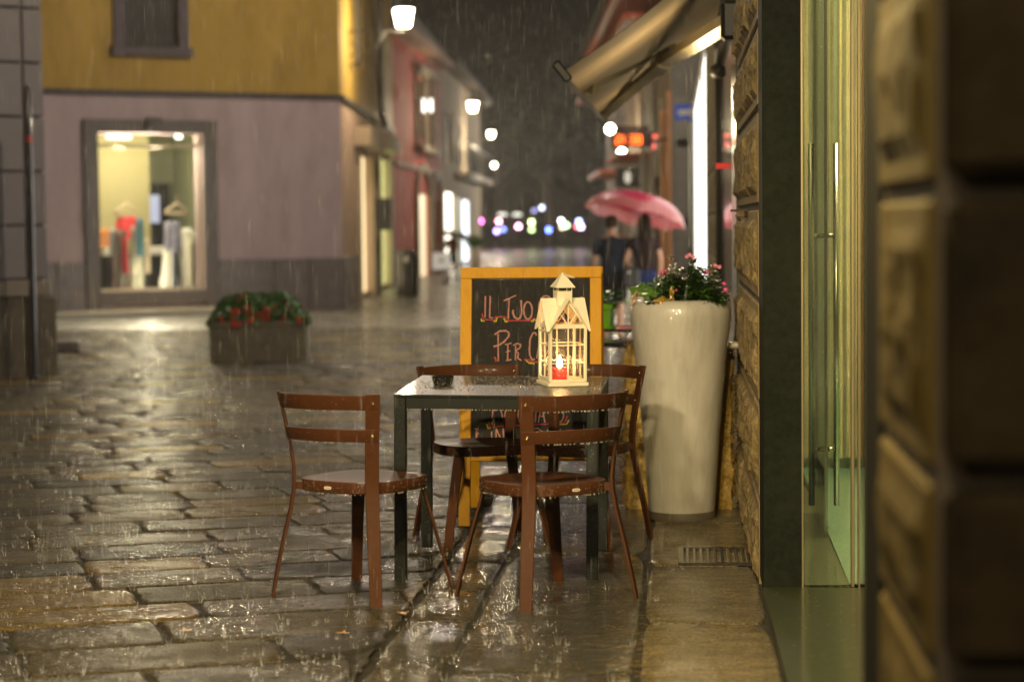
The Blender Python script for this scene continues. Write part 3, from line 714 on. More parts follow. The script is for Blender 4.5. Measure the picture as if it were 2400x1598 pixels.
# ---- steel bowl behind the board leg
p = G(1107, 1192); bw = thing('metal_bowl', 'shallow stainless steel bowl on the wet paving under the A-board', 'bowl', (p.x, p.y+.08, p.z))
mb = MB(); mb.lathe([(0.085, 0.002), (0.092, 0.004), (0.103, 0.045), (0.110, 0.053), (0.112, 0.056), (0.109, 0.057), (0.100, 0.047), (0.088, 0.008), (0.05, 0.006)], n=40)
obj('bowl', mb, mat('brushed_steel', (0.50, 0.49, 0.47), rough=0.3, metal=1, var=0.1, bump=0.1), bw, smooth=True, auto=50)

# ---- tall white planter
p = G(1597, 1222); pc = Vector((p.x+0.002, p.y+0.155, gz(p.x, p.y+0.155)))
GLAZE = mat('white_glazed_resin', (0.56, 0.54, 0.47), rough=0.38, var=0.10, vscale=5, stretch=(1.5, 1.5, .35), coat=0.8, coatr=0.07, dark=(0.40, 0.375, 0.31), dscale=3.2, rvar=.15)
mud = mat('splash_dirt', (0.12, 0.10, 0.075), rough=0.5, coat=0.6)
pot = thing('tall_planter', 'tall tapering white glossy planter with flowers, standing against the wall', 'planter', pc)
mb = MB()
prof = [(0.140, 0.0), (0.152, 0.006), (0.156, 0.02), (0.160, 0.05), (0.180, 0.35), (0.204, 0.62), (0.226, 0.84), (0.238, 0.93), (0.2425, 0.975), (0.241, 1.005), (0.232, 1.03), (0.216, 1.046), (0.196, 1.053), (0.185, 1.050), (0.180, 1.03), (0.178, 0.98)]
mb.lathe(prof, n=64, capt=False)
obj('pot', mb, GLAZE, pot, smooth=True)
mb = MB(); mb.lathe([(0.1595, 0.001), (0.1608, 0.012), (0.1612, 0.03), (0.1606, 0.040)], n=48, capb=False, capt=False); obj('dirt_ring', mb, mud, pot, smooth=True)
mb = MB(); mb.lathe([(0.18, 0.985), (0.1, 1.0), (0.01, 1.005)], n=24, capb=False); obj('soil', mb, mat('potting_soil', (0.02, 0.013, 0.008), rough=0.9, bump=0.8, bscale=60), pot, smooth=True)
def leafmat(name, col, col2, rough=0.35):
    m = mat(name, col, rough=rough, var=0.35, vscale=18, coat=0.5, coatr=0.12, col2=col2)
    return m
def leaf(mb, p, dirv, L, wd, mi=0, bend=0.3, fold=0.25, seg=4, lobes=0):
    d = Vector(dirv).normalized(); side = d.cross(Vector((0, 0, 1)))
    if side.length < .1: side = Vector((1, 0, 0))
    side.normalize(); up = side.cross(d); o = len(mb.v); p = Vector(p)
    for i in range(seg+1):
        t = i/seg; wv = wd*math.sin(math.pi*min(0.98, (t*0.92+0.04)))**0.8*(1 if t < .95 else .3)
        c = p + d*L*t - up*bend*L*t*t
        mb.v += [tuple(c - side*wv/2 + up*fold*wv*.5), tuple(c), tuple(c + side*wv/2 + up*fold*wv*.5)]
    for i in range(seg):
        a = o+i*3; mb.face((a, a+1, a+4, a+3), mi); mb.face((a+1, a+2, a+5, a+4), mi)
LG = leafmat('leaf_green', (0.030, 0.095, 0.012), (0.085, 0.21, 0.025)); LG2 = leafmat('leaf_dark_green', (0.014, 0.05, 0.014), (0.04, 0.11, 0.025))
YL = leafmat('yellowing_leaf', (0.30, 0.17, 0.02), (0.42, 0.26, 0.03)); BIG = leafmat('broad_leaf', (0.05, 0.13, 0.012), (0.10, 0.22, 0.03))
STEM = mat('plant_stem', (0.06, 0.09, 0.03), rough=0.5)
rnd = random.Random(21)
fo = MB(); st = MB(); fl = MB()
FS = .6; FL_ = []
def bushpt():
    # extent seen in the photo: wide mound, higher in the middle
    u = rnd.uniform(-0.16, 0.215); v = rnd.uniform(-0.18, 0.15)
    h = 0.205*max(0.15, 1-(abs(u-0.035)/0.20)**3)*max(.25, 1-(v/0.2)**2)
    return Vector((u, v, 1.03 + rnd.uniform(0.0, h)))
for k in range(230):
    tip = bushpt(); root = Vector((tip.x*0.6, tip.y*0.6, 1.0)); mid = root.lerp(tip, .5) + Vector((0, 0, .02))
    st.tube([root, mid, tip], [0.0022, .0016, .0010], 4, cap=False)
    for j in range(24):
        t = rnd.uniform(.35, 1.05); q = root.lerp(tip, t) + Vector((rnd.uniform(-.01, .01), rnd.uniform(-.01, .01), rnd.uniform(0, .012)))
        a = rnd.random()*6.283; dv = Vector((math.cos(a), math.sin(a), rnd.uniform(-.2, .8))); leaf(fo, q, dv, rnd.uniform(.022, .042), rnd.uniform(.013, .024), mi=rnd.choice((0, 0, 1)), bend=rnd.uniform(0, .5))
def stalk(tip, n=10):
    root = Vector((tip[0]*.75, tip[1]*.75, 1.08)); tip = Vector(tip)
    st.tube([root, root.lerp(tip, .5)+Vector((0.004, 0, .01)), tip], [.002, .0016, .001], 4)
    for j in range(n):
        t = rnd.uniform(.4, 1); a = rnd.random()*6.283; leaf(fo, root.lerp(tip, t), (math.cos(a), math.sin(a), .4), .024, .011, mi=0)
stalk((-0.045, -0.05, 1.265), 22); stalk((0.05, -0.02, 1.255), 16); stalk((0.14, -0.05, 1.20)); stalk((0.19, -0.07, 1.17)); stalk((-0.03, -0.1, 1.23), 14)
def flower(mb, c, r, n=5, mi=0, tilt=(0, -1, .3)):
    c = Vector(c); q = Vector(tilt).to_track_quat('Z', 'Y').to_matrix()
    for k in range(n):
        a = 2*math.pi*k/n + rnd.uniform(-.1, .1); o = len(mb.v)
        pts = [(0.12, -.12), (0.6, -.36), (0.95, -.28), (1.02, 0), (0.95, .28), (0.6, .36), (0.12, .12)]
        vs = [c + q @ Vector((r*(x*math.cos(a)-y*math.sin(a)), r*(x*math.sin(a)+y*math.cos(a)), r*0.25*x*x)) for x, y in pts]
        mb.add(vs, [tuple(range(7))], mi)
for c, r, mi in (((0.205, -0.12, 1.128), .020, 0), ((0.212, -0.14, 1.100), .021, 0), ((0.045, -0.03, 1.262), .022, 1), ((0.03, -0.04, 1.255), .018, 1), ((0.062, -.03, 1.255), .018, 1), ((0.165, -0.05, 1.212), .022, 1), ((0.185, -.06, 1.205), .018, 1), ((-0.085, -0.07, 1.182), .020, 0), ((-0.07, -.06, 1.19), .014, 0), ((0.125, -.08, 1.185), .017, 0), ((-.02, -.15, 1.10), .012, 0)):
    fl = MB(); FL_.append(fl); flower(fl, c, r*FS, 5, mi, (rnd.uniform(-.4, .4), -1, rnd.uniform(.1, .9))); fl.ball(Vector(c)+Vector((0, -.002, .002)), r*.16, 4, 2)
# broad wet leaves at the left rim
def broad(mb, c, rx, ry, nrm, mi, lob=0.12, curl=0.2):
    c = Vector(c); q = Vector(nrm).to_track_quat('Z', 'Y').to_matrix(); n = 26; o = len(mb.v)
    mb.v.append(tuple(c + q @ Vector((0, 0, -0.006))))
    for rr_ in (0.35, 0.7, 1.0):
        for k in range(n):
            a = 2*math.pi*k/n; f = 1 + (lob*math.sin(a*5) + 0.04*math.sin(a*13))*(rr_ == 1.0)
            mb.v.append(tuple(c + q @ Vector((rx*rr_*f*math.cos(a), ry*rr_*f*math.sin(a), -curl*rx*rr_*rr_ + .004*math.sin(a*5)*rr_))))
    for k in range(n): mb.face((o, o+1+k, o+1+(k+1) % n), mi)
    for j in range(2):
        for k in range(n): mb.face((o+1+j*n+k, o+1+j*n+(k+1) % n, o+1+(j+1)*n+(k+1) % n, o+1+(j+1)*n+k), mi)
bo = MB()
broad(bo, (-0.190, -0.06, 1.105), 0.058, 0.040, (-.25, -.75, .6), 0); broad(bo, (-0.135, -0.11, 1.088), 0.050, 0.036, (.1, -.8, .6), 0); broad(bo, (-0.12, -0.06, 1.135), 0.036, 0.018, (0, -.35, .9), 0)
broad(bo, (-0.09, -.09, 1.12), .030, .024, (.4, -.6, .6), 0); broad(bo, (-0.075, -0.13, 1.075), .028, .022, (.2, -.8, .4), 0)
broad(bo, (-0.225, -0.09, 1.062), 0.012, 0.045, (-.6, -.5, .35), 1, .03, .4); broad(bo, (-.075, -0.20, 1.052), 0.045, 0.026, (.3, -.9, .25), 1, .15, .5); broad(bo, (-.038, -0.185, 1.085), 0.014, 0.034, (.5, -.8, .1), 1, .1, .3)
for k in range(120): bo.ball((rnd.uniform(-.24, -.06), rnd.uniform(-.15, -.08), rnd.uniform(1.06, 1.13)), rnd.uniform(.0007, .0018), 4, 2)
obj('foliage', fo, [LG, LG2], pot, smooth=True); obj('stems', st, STEM, pot, smooth=True)
for fl in FL_: obj('flower', fl, [mat('magenta_petal', (0.62, 0.02, 0.22), rough=0.5), mat('pink_petal', (0.75, 0.22, 0.32), rough=0.5), mat('flower_eye', (0.8, 0.7, 0.5), rough=0.5)], pot)
obj('broad_leaves', bo, [BIG, YL, WATER], pot, smooth=True)

# ---- straw bale behind the pot
p = G(1478, 1190); STRAW = mat('straw', (0.42, 0.26, 0.05), rough=0.6, var=0.45, vscale=60, col2=(0.62, 0.42, 0.10))
bale = thing('straw_bale', 'shaggy yellow straw bale standing on end behind the white planter', 'straw bale', (-0.02, pc.y+0.52, gz(0, pc.y+.5)))
mb = MB(); nxs = 14; BX0, BX1 = -0.225, 0.295
def wob(v): return v + Vector((noise.noise(v*14), noise.noise(v*14+Vector((9, 0, 0))), noise.noise(v*14+Vector((0, 9, 0)))))*0.022
grid = MB()
bc = Vector(((BX0+BX1)/2, 0, 0.39)); bs = Vector((BX1-BX0, 0.40, 0.78))
for ax in range(3):
    for sg in (-1, 1):
        o = len(grid.v); a1, a2 = [(1, 2), (0, 2), (0, 1)][ax]; nn = 16
        for j in range(nn+1):
            for i in range(nn+1):
                q = Vector((0, 0, 0)); q[ax] = sg*bs[ax]/2; q[a1] = (i/nn-.5)*bs[a1]; q[a2] = (j/nn-.5)*bs[a2]; grid.v.append(tuple(wob(bc+q)))
        for j in range(nn):
            for i in range(nn): grid.face((o+j*(nn+1)+i, o+j*(nn+1)+i+1, o+(j+1)*(nn+1)+i+1, o+(j+1)*(nn+1)+i))
for k in range(5200):
    ax = rnd.choice((0, 0, 1, 1, 2)); sg = rnd.choice((-1, 1)) if ax == 0 else (-1 if ax == 1 else 1)
    q = Vector([rnd.uniform(-.5, .5)*bs[i] for i in range(3)]); q[ax] = sg*bs[ax]/2; q = wob(bc+q)
    dv = Vector((rnd.gauss(0, .6), rnd.gauss(0, .6), rnd.gauss(0, .8))); dv[ax] += sg*rnd.uniform(.1, .8); dv.normalize(); L_ = rnd.uniform(.02, .055)
    s_ = dv.cross(Vector((.3, .8, .5))).normalized()*0.0016; grid.add([q-s_, q+s_, q+dv*L_+s_*.5, q+dv*L_-s_*.5], [(0, 1, 2, 3)])
obj('straw', grid, STRAW, bale)

# ---- straw scattered on the paving
mb = MB()
def straw_bit(x, y, z, L_, w_, a, mi=0):
    e = Vector((math.cos(a), math.sin(a), rnd.uniform(-.03, .06)))*L_/2; s_ = Vector((-math.sin(a), math.cos(a), 0))*w_/2; c = Vector((x, y, z+.0035)); k = s_*rnd.uniform(-3, 3); up = Vector((0, 0, w_*.5))
    vs = [c-e-s_, c-e+s_, c+k-s_+up, c+k+s_+up, c+e-s_, c+e+s_]; mb.add(vs, [(0, 1, 3, 2), (2, 3, 5, 4)], mi)
for k in range(520):
    px, py = rnd.choice([(rnd.gauss(1500, 130), rnd.uniform(1290, 1597)), (rnd.gauss(1720, 40), rnd.uniform(1290, 1590)), (rnd.uniform(1150, 1760), rnd.uniform(1380, 1597)), (rnd.gauss(1500, 35), rnd.uniform(1480, 1597)), (rnd.uniform(100, 1200), rnd.uniform(1250, 1580)) if rnd.random() < .12 else (rnd.gauss(1600, 90), rnd.uniform(1350, 1597))])
    if px > 1790: continue
    p = G(px, py); straw_bit(p.x, p.y, p.z, abs(rnd.gauss(.022, .02))+.006, rnd.uniform(.0009, .0022), rnd.uniform(-.9, .9) + (math.pi if rnd.random() < .2 else 0), 0)
for k in range(60):
    X = rnd.uniform(.33, .62); Yy = rnd.uniform(5.3, 7.5); straw_bit(X, Yy, gz(X, Yy)+.045, rnd.uniform(.006, .03), .0013, rnd.uniform(0, 3.14))
tag(obj('straw_litter', mb, STRAW), kind='stuff')
# ---- fallen leaves
LF = mat('fallen_leaf', (0.50, 0.20, 0.02), rough=0.35, var=0.4, vscale=40, coat=0.8, col2=(0.62, 0.33, 0.04))
def fallen(px, py, s_, a, label):
    p = G(px, py); mb = MB(); n = 22
    pts = [(s_*(0.35+0.65*abs(math.cos(2.5*t))**.8)*math.cos(t), s_*(0.35+0.65*abs(math.cos(2.5*t))**.8)*math.sin(t)) for t in [2*math.pi*k/n for k in range(n)]]
    c0 = len(mb.v); mb.v.append((0, 0, 0.006)); mb.v += [(x*math.cos(a)-y*math.sin(a), x*math.sin(a)+y*math.cos(a), 0.004+0.3*max(0, abs(x)-s_*.3)) for x, y in pts]
    for k in range(n): mb.face((0, 1+k, 1+(k+1) % n))
    mb.tube([(0, 0, .006), (s_*1.2*math.cos(a+2), s_*1.2*math.sin(a+2), .008)], .0008, 4)
    o = obj('fallen_leaf', mb, LF, smooth=True); o.location = (p.x, p.y, p.z+.004); tag(o, label, 'leaf', 'fallen autumn leaves')
fallen(943, 1441, .026, .4, 'orange fallen leaf right of the left chair, by the slab edge'); fallen(803, 1488, .022, 1.4, 'small orange curled leaf on the street stones in front of the left chair')
fallen(436, 1482, .026, 2.2, 'brown-orange leaf between two yellowish stones at the bottom left'); fallen(768, 1304, .014, .1, 'tiny orange leaf on the street stones under the left chair'); fallen(211, 1274, .013, 1, 'tiny brown leaf on the dark wet stones at the far left')

# ---- drain grate
gl = G(1590, 1327); gr = G(1745, 1322); gy0 = G(1660, 1324).y; gy1 = G(1660, 1289).y
dg = thing('drain_grate', 'black iron drain grate set in the paving by the wall', 'drain grate', (gl.x, gy0, gz(0, gy0)))
mb = MB(); Lx = 0.318-gl.x-.006; Ly = gy1-gy0
for y in (0.012, Ly-0.012): mb.box((Lx/2, y, 0.003), (Lx, .024, .014), bev=.002)
for x in (0.012, Lx-.012): mb.box((x, Ly/2, .003), (.024, Ly-.048, .014), bev=.002)
nb = 9
for k in range(nb): mb.box((0.024+(Lx-.048)*(k+.5)/nb, Ly/2, .002), (.014, Ly-.048, .012), bev=.002)
IRON = mat('wet_cast_iron', (0.018, 0.016, 0.013), rough=0.4, coat=1, coatr=.08, bump=.3, bscale=90)
obj('bars', mb, IRON, dg)
# ================================================================== walls with real openings
def wallmesh(P0, P1, z0, z1, th, holes, mb=None, mi=0):
    """wall from P0 to P1 (outside on the right-hand side of P0->P1 seen from above is +n), openings (s0,s1,za,zb)"""
    mb = mb or MB(); P0 = Vector((P0[0], P0[1], 0)); P1 = Vector((P1[0], P1[1], 0)); L_ = (P1-P0).length; u = (P1-P0)/L_
    n = Vector((u.y, -u.x, 0))      # outward
    ss = sorted({0, L_, *[h[0] for h in holes], *[h[1] for h in holes]}); zz = sorted({z0, z1, *[h[2] for h in holes], *[h[3] for h in holes]})
    ss = [s for s in ss if 0 <= s <= L_]; zz = [z for z in zz if z0 <= z <= z1]
    def solid(i, j):
        if i < 0 or j < 0 or i >= len(ss)-1 or j >= len(zz)-1: return False
        cs, cz = (ss[i]+ss[i+1])/2, (zz[j]+zz[j+1])/2
        return not any(h[0] < cs < h[1] and h[2] < cz < h[3] for h in holes)
    pt = lambda s, z, b: P0 + u*s - n*(th if b else 0) + Vector((0, 0, z))
    for i in range(len(ss)-1):
        for j in range(len(zz)-1):
            if not solid(i, j): continue
            a, b, c, d = ss[i], ss[i+1], zz[j], zz[j+1]
            mb.quad(pt(a, c, 0), pt(b, c, 0), pt(b, d, 0), pt(a, d, 0), mi); mb.quad(pt(a, c, 1), pt(a, d, 1), pt(b, d, 1), pt(b, c, 1), mi)
            if not solid(i-1, j): mb.quad(pt(a, c, 0), pt(a, d, 0), pt(a, d, 1), pt(a, c, 1), mi)
            if not solid(i+1, j): mb.quad(pt(b, c, 0), pt(b, c, 1), pt(b, d, 1), pt(b, d, 0), mi)
            if not solid(i, j-1): mb.quad(pt(a, c, 0), pt(a, c, 1), pt(b, c, 1), pt(b, c, 0), mi)
            if not solid(i, j+1): mb.quad(pt(a, d, 0), pt(b, d, 0), pt(b, d, 1), pt(a, d, 1), mi)
    return mb, P0, u, n
class WF:
    """frame of a wall: f(s, out, z) -> world point"""
    def __init__(s, P0, P1):
        s.P0 = Vector((P0[0], P0[1], 0)); d = Vector((P1[0], P1[1], 0)) - s.P0; s.L = d.length; s.u = d/s.L; s.n = Vector((s.u.y, -s.u.x, 0))
        s.R = Matrix((s.u, -s.n, Vector((0, 0, 1)))).transposed()
    def p(s, a, o, z): return s.P0 + s.u*a + s.n*o + Vector((0, 0, z))
    def box(s, mb, a0, a1, o0, o1, z0, z1, mi=0, bev=0): mb.box(s.p((a0+a1)/2, (o0+o1)/2, (z0+z1)/2), (a1-a0, o1-o0, z1-z0), M=s.R, mi=mi, bev=bev)
# ================================================================== RIGHT SIDE: near shop
WX = 0.322
OCHRE = mat('ochre_sandstone', (0.25, 0.19, 0.09), rough=0.85, spec=.25, var=0.35, vscale=9, bump=1.0, bscale=45, dark=(0.09, 0.065, 0.035), dscale=30)
OCHRES = mat('ochre_dressed_margin', (0.26, 0.20, 0.10), rough=0.8, spec=.25, var=0.15, vscale=5, stretch=(3, 3, .7), bump=0.3, bscale=70)
MORT = mat('dark_mortar', (0.05, 0.038, 0.025), rough=0.8, var=0.3, bump=.5)
MARB = mat('dark_green_marble', (0.009, 0.012, 0.008), rough=0.7, spec=.08, var=0.5, vscale=40, coat=0.0, dark=(0.016, 0.021, 0.012), dscale=3, bump=0.15, bscale=200)
MARBF = mat('green_marble_threshold', (0.034, 0.042, 0.018), rough=0.5, spec=.2, var=0.6, vscale=120, coat=0.5, coatr=0.12, dark=(0.018, 0.028, 0.012), dscale=40)
BLK = mat('black_metal_profile', (0.006, 0.006, 0.005), rough=0.5)
STEELG = mat('satin_steel', (0.55, 0.50, 0.38), rough=0.25, metal=1, var=.1)
CHAMP = mat('champagne_profile', (0.40, 0.33, 0.20), rough=0.35, metal=0.9, var=.1)
shop = thing('shop_building', 'ochre rusticated stone shop building along the right edge with green marble entrance', 'building', (WX, 7.66, 0))
def rusticated(mb, x, y0, y1, zc, z0, z1, blk, seed, boss=0.022, endcap=True):
    rn = random.Random(seed)
    mb.box((x+0.07, (y0+y1)/2, (z0+z1)/2), (0.12, y1-y0-.004, z1-z0), mi=2)
    for j in range(len(zc)-1):
        a, b = zc[j]+.012, zc[j+1]-.012
        if b < z0 or a > z1: continue
        y = y0 + (0 if j % 2 == 0 else -blk/2)
        while y < y1:
            ya, yb = max(y, y0)+.008, min(y+blk, y1)-.008
            if yb-ya > .06:
                # drafted margin plate, bevelled, and a rough boss standing proud
                mb.box((x+0.012, (ya+yb)/2, (a+b)/2), (0.028, yb-ya, b-a), mi=1, bev=.007)
                n1, n2 = max(4, int((yb-ya-.08)/.03)), max(4, int((b-a-.08)/.03)); o = len(mb.v); mgn = 0.038
                if yb-ya > .16:
                    for q in range(n2+1):
                        for w in range(n1+1):
                            yy = lerp(ya+mgn, yb-mgn, w/n1); z = lerp(a+mgn, b-mgn, q/n2); e = min(w, n1-w, q, n2-q)
                            h = 0 if e == 0 else boss*(0.8 + 0.8*noise.noise(Vector((yy*13, z*13, seed)))+.3*noise.noise(Vector((yy*40, z*40, seed))))
                            mb.v.append((x-0.0025-h, yy, z))
                    for q in range(n2):
                        for w in range(n1): mb.face((o+q*(n1+1)+w, o+q*(n1+1)+w+1, o+(q+1)*(n1+1)+w+1, o+(q+1)*(n1+1)+w), 0)
            y += blk
zc = [CZ+v for v in (-1.46, -1.09, -0.715, -0.32, 0.045, 0.42, 0.745, 1.10, 1.46, 1.82, 2.2, 2.6, 3.0)]
mb = MB(); rusticated(mb, WX, 8.02, 10.62, zc, -.25, 4.2, 0.86, 4)
obj('stone_pier', mb, [OCHRE, OCHRES, MORT], shop, world=True)
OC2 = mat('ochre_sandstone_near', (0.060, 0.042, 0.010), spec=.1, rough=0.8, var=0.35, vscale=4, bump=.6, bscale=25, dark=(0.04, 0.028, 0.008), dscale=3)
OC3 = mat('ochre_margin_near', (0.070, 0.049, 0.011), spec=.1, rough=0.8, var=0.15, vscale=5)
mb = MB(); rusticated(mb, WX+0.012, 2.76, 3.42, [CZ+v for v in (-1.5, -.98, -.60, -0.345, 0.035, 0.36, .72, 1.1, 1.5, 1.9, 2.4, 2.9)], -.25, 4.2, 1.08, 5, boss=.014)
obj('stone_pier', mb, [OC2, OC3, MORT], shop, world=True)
mb = MB(); zz_ = [CZ+v for v in (-1.5, -.98, -.60, -0.345, 0.035, 0.36, .72, 1.1, 1.5, 1.9, 2.4, 2.9)]
ENDM = mat('shaded_sandstone', (0.022, 0.016, 0.008), rough=0.85, spec=.08, var=.4, vscale=5, bump=.6, bscale=20, dark=(.008, .006, .004), dscale=4)  # darker copy of the near stone: shade of the end face put into colour
for a, b in zip(zz_, zz_[1:]): mb.box((WX+.41, 2.745, (a+b)/2), (.76, .11, b-a-.03), bev=.02)  # return face shaped to keep the right edge in shade
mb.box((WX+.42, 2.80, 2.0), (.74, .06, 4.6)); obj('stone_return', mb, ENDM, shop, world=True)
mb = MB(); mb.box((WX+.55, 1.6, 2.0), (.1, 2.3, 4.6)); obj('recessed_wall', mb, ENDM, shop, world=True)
mb = MB(); mb.box((WX+.05, 3.60, 2.0), (0.07, 0.33, 4.4)); mb.box((WX+.09, 3.8, 2.0), (.06, .05, 4.4)); obj('door_jamb', mb, mat('matt_black', (.004, .004, .003), rough=.9, spec=.05), shop, world=True)
mb = MB(); mb.box((WX+0.0715, 7.84, 2.05), (0.143, 0.34, 4.3), bev=.002); obj('marble_pier', mb, MARB, shop, world=True)
mb = MB(); mb.box((WX+0.0715+.072, 7.665, 2.05), (0.006, 0.012, 4.3)); obj('edge_trim', mb, CHAMP, shop, world=True)
z0 = gz(0, 7.66)+0.035
mb = MB()
mb.add([(WX-.002, 3.7, gz(0, 3.7)+.035), (1.3, 3.7, gz(0, 3.7)+.035), (1.3, 7.66, z0), (WX-.002, 7.66, z0), (WX-.002, 3.7, gz(0, 3.7)-.05), (1.3, 3.7, gz(0, 3.7)-.05), (1.3, 7.66, z0-.09), (WX-.002, 7.66, z0-.09)],
       [(0, 1, 2, 3), (0, 4, 5, 1), (2, 6, 7, 3), (3, 7, 4, 0), (1, 5, 6, 2)])
obj('threshold', mb, MARBF, shop, world=True)
mb = MB(); mb.box((WX+.235, 7.68, z0+2.0), (0.17, .010, 4.0))
obj('side_pane', mb, glass('shop_glass', tint=(0.94, 0.99, 0.93), refl=1.2, wet=0.12, wscale=170), shop, world=True)
mb = MB(); mb.box((WX+.328, 7.68, z0+2.0), (0.012, .03, 4.0), bev=.002); mb.box((WX+.349, 7.66, z0+2), (.006, .05, 4.0)); mb.box((WX+.372, 7.63, z0+2), (.004, .05, 4.0))
obj('pane_frame', mb, CHAMP, shop, world=True)
# glass wall running back towards the camera, seen along its face
mb = MB(); mb.box((WX+.385, 5.7, 2.05), (.010, 3.8, 4.1)); obj('glass_wall', mb, glass('shop_glass2', tint=(0.6, 0.8, 0.62), refl=1.4), shop, world=True)
mb = MB(); mb.box((WX+1.2, 5.7, 2.05), (.05, 4.4, 4.2)); obj('lobby_wall', mb, mat('olive_plaster', (0.16, 0.15, 0.07), rough=.6), shop, world=True)
# inside: floor, stripes standing in for streaky reflections, glass door leaf
IN = mat('mint_floor', (0.17, 0.29, 0.18), rough=0.35, var=.06, vscale=3, coat=.6, coatr=.1); OLV = mat('olive_floor_border', (0.07, 0.072, 0.03), rough=.35, var=.3, vscale=50, coat=.6)
mb = MB(); za, zb_ = z0+.002, z0-.09
mb.quad((.47, 7.70, za), (WX+.318, 7.70, za), (WX+.41, 11.3, zb_), (.47, 11.3, zb_), 1); mb.quad((WX+.318, 7.70, za+.004), (3.0, 7.70, za+.004), (3, 12.4, zb_), (WX+.41, 12.4, zb_), 0)
mb.box((WX+.36, 9.5, (za+zb_)/2+.01), (.008, 3.6, .014), mi=2)
obj('inner_floor', mb, [IN, OLV, BLK], shop, world=True)
mb = MB(); rnd = random.Random(8); x = .50; k = 0
while x < 1.75:
    w = rnd.choice((.006, .010, .014, .02, .032)); mb.tube([(x+w/2+.004*math.sin(z*1.3+x*9)+.006*math.sin(z*.7), 12.0+rnd.uniform(-.02, .02), z) for z in [-.1+.4*i for i in range(12)]], w*.56, 6, mi=rnd.choice((0, 0, 1, 1, 2, 3)), cap=False, flat=.6); x += w*.92
obj('reflection_stripes', mb, [mat('gold_stripe', (0.66, 0.52, 0.24), rough=.3, sheen=.3), mat('sage_stripe', (0.26, 0.27, 0.15), rough=.35), mat('bronze_stripe', (0.30, 0.17, 0.05), rough=.3), mat('pale_gold_stripe', (0.85, 0.72, 0.38), rough=.3)], shop, world=True, smooth=True)  # coloured vertical stripes stand in for reflections in the entrance glass
mb = MB(); mb.box((1.8, 12.1, 2), (2.6, .04, 4.4)); mb.box((2.9, 10, 2), (.04, 4.4, 4.4)); mb.box((1.7, 9.9, 4.12), (2.4, 4.4, .05)); mb.box((.478, 10.0, 2), (.012, 4.0, 4.2)); obj('inner_wall', mb, mat('sage_plaster', (0.30, 0.32, 0.20), rough=.6), shop, world=True)
dr = thing('glass_door', 'open glass door leaf with long steel bar handles inside the green marble entrance', 'door', (0.655, 9.55, zb_+.03))
mb = MB(); mb.box((0, 0, 1.25), (.010, .90, 2.5)); obj('pane', mb, glass('door_glass', tint=(.93, .98, .93), refl=1.0), dr)
mb = MB(); mb.box((0, -.455, 1.25), (.014, .012, 2.5)); mb.box((0, 0, -.012), (.03, .92, .03)); obj('edge_strip', mb, STEELG, dr)
for s_ in (-1, 1):
    mb = MB(); mb.tube([(s_*.055, -.33, .15), (s_*.055, -.33, 1.75)], .013, 12)
    for z in (0.40, 1.345): mb.tube([(s_*.005, -.33, z+.0), (s_*.055, -.33, z)], .010, 10)
    obj('handle', mb, STEELG, dr, smooth=True)
# ceiling lamp inside
cl = thing('ceiling_lamp', 'flat lit ceiling lamp inside the shop entrance at the right', 'lamp', (1.3, 9.6, 4.05))
mb = MB(); mb.box((0, 0, 0), (.9, 2.2, .05)); obj('diffuser', mb, emit('shop_lamp_glow', (1.0, 0.84, 0.52), 38), cl)
# small metal hook and the white pipe stub
hk = thing('wall_hook', 'small weathered iron hook on the ochre stone above the planter', 'hook', atX(1737, 500, WX-.03))
mb = MB(); q = Vector((0, 0, 0)); mb.tube([(0.03, 0, 0), (-.012, 0, .005), (-.02, 0, -.01), (-.012, 0, -.03), (0, 0, -.028)], .006, 8); mb.box((0.0, .02, .012), (.05, .09, .01), rz=.6); mb.box((.005, -.02, -.004), (.04, .05, .03), rz=-.5, bev=.004)
obj('hook', mb, mat('weathered_iron', (.10, .075, .045), rough=.5, var=.4, bump=.6), hk)
ps = thing('pipe_stub', 'short white pipe stub sticking out of the wall beside the rim of the white planter', 'pipe', atX(1738, 809, WX-.002))
mb = MB(); mb.tube([(0.0, 0, 0), (-.018, 0, 0)], .006, 10); mb.lathe([(.0165, 0), (.0165, .045), (.014, .05), (.006, .05)], n=24)
# turn the lathed sleeve to point out of the wall
for i in range(20, len(mb.v)):
    x, y, z = mb.v[i]; mb.v[i] = (-.012-z, y, x)
obj('sleeve', mb, mat('white_pvc', (.62, .58, .46), rough=.35, coat=.5), ps, smooth=True, auto=40)
# wall lamp above the entrance (out of frame; its golden pool is what lights the paving at the bottom right)
wl = thing('wall_lamp', 'brass wall lamp above the shop entrance at the right', 'lamp', (WX, 4.3, 2.65))
mb = MB(); mb.lathe([(.05, 0), (.09, -.08), (.10, -.12)], (-.45, 0, 0), 24, capb=False, capt=False); mb.tube([(0, 0, 0), (-.45, 0, .02)], .012, 8); obj('shade', mb, CHAMP, wl, smooth=True)
point_light('wall_lamp_light', (WX-.45, 4.3, 2.5), 480, (1.0, 0.74, 0.28), .05, spot=160, blend=.5, dirv=(0, .12, -1))
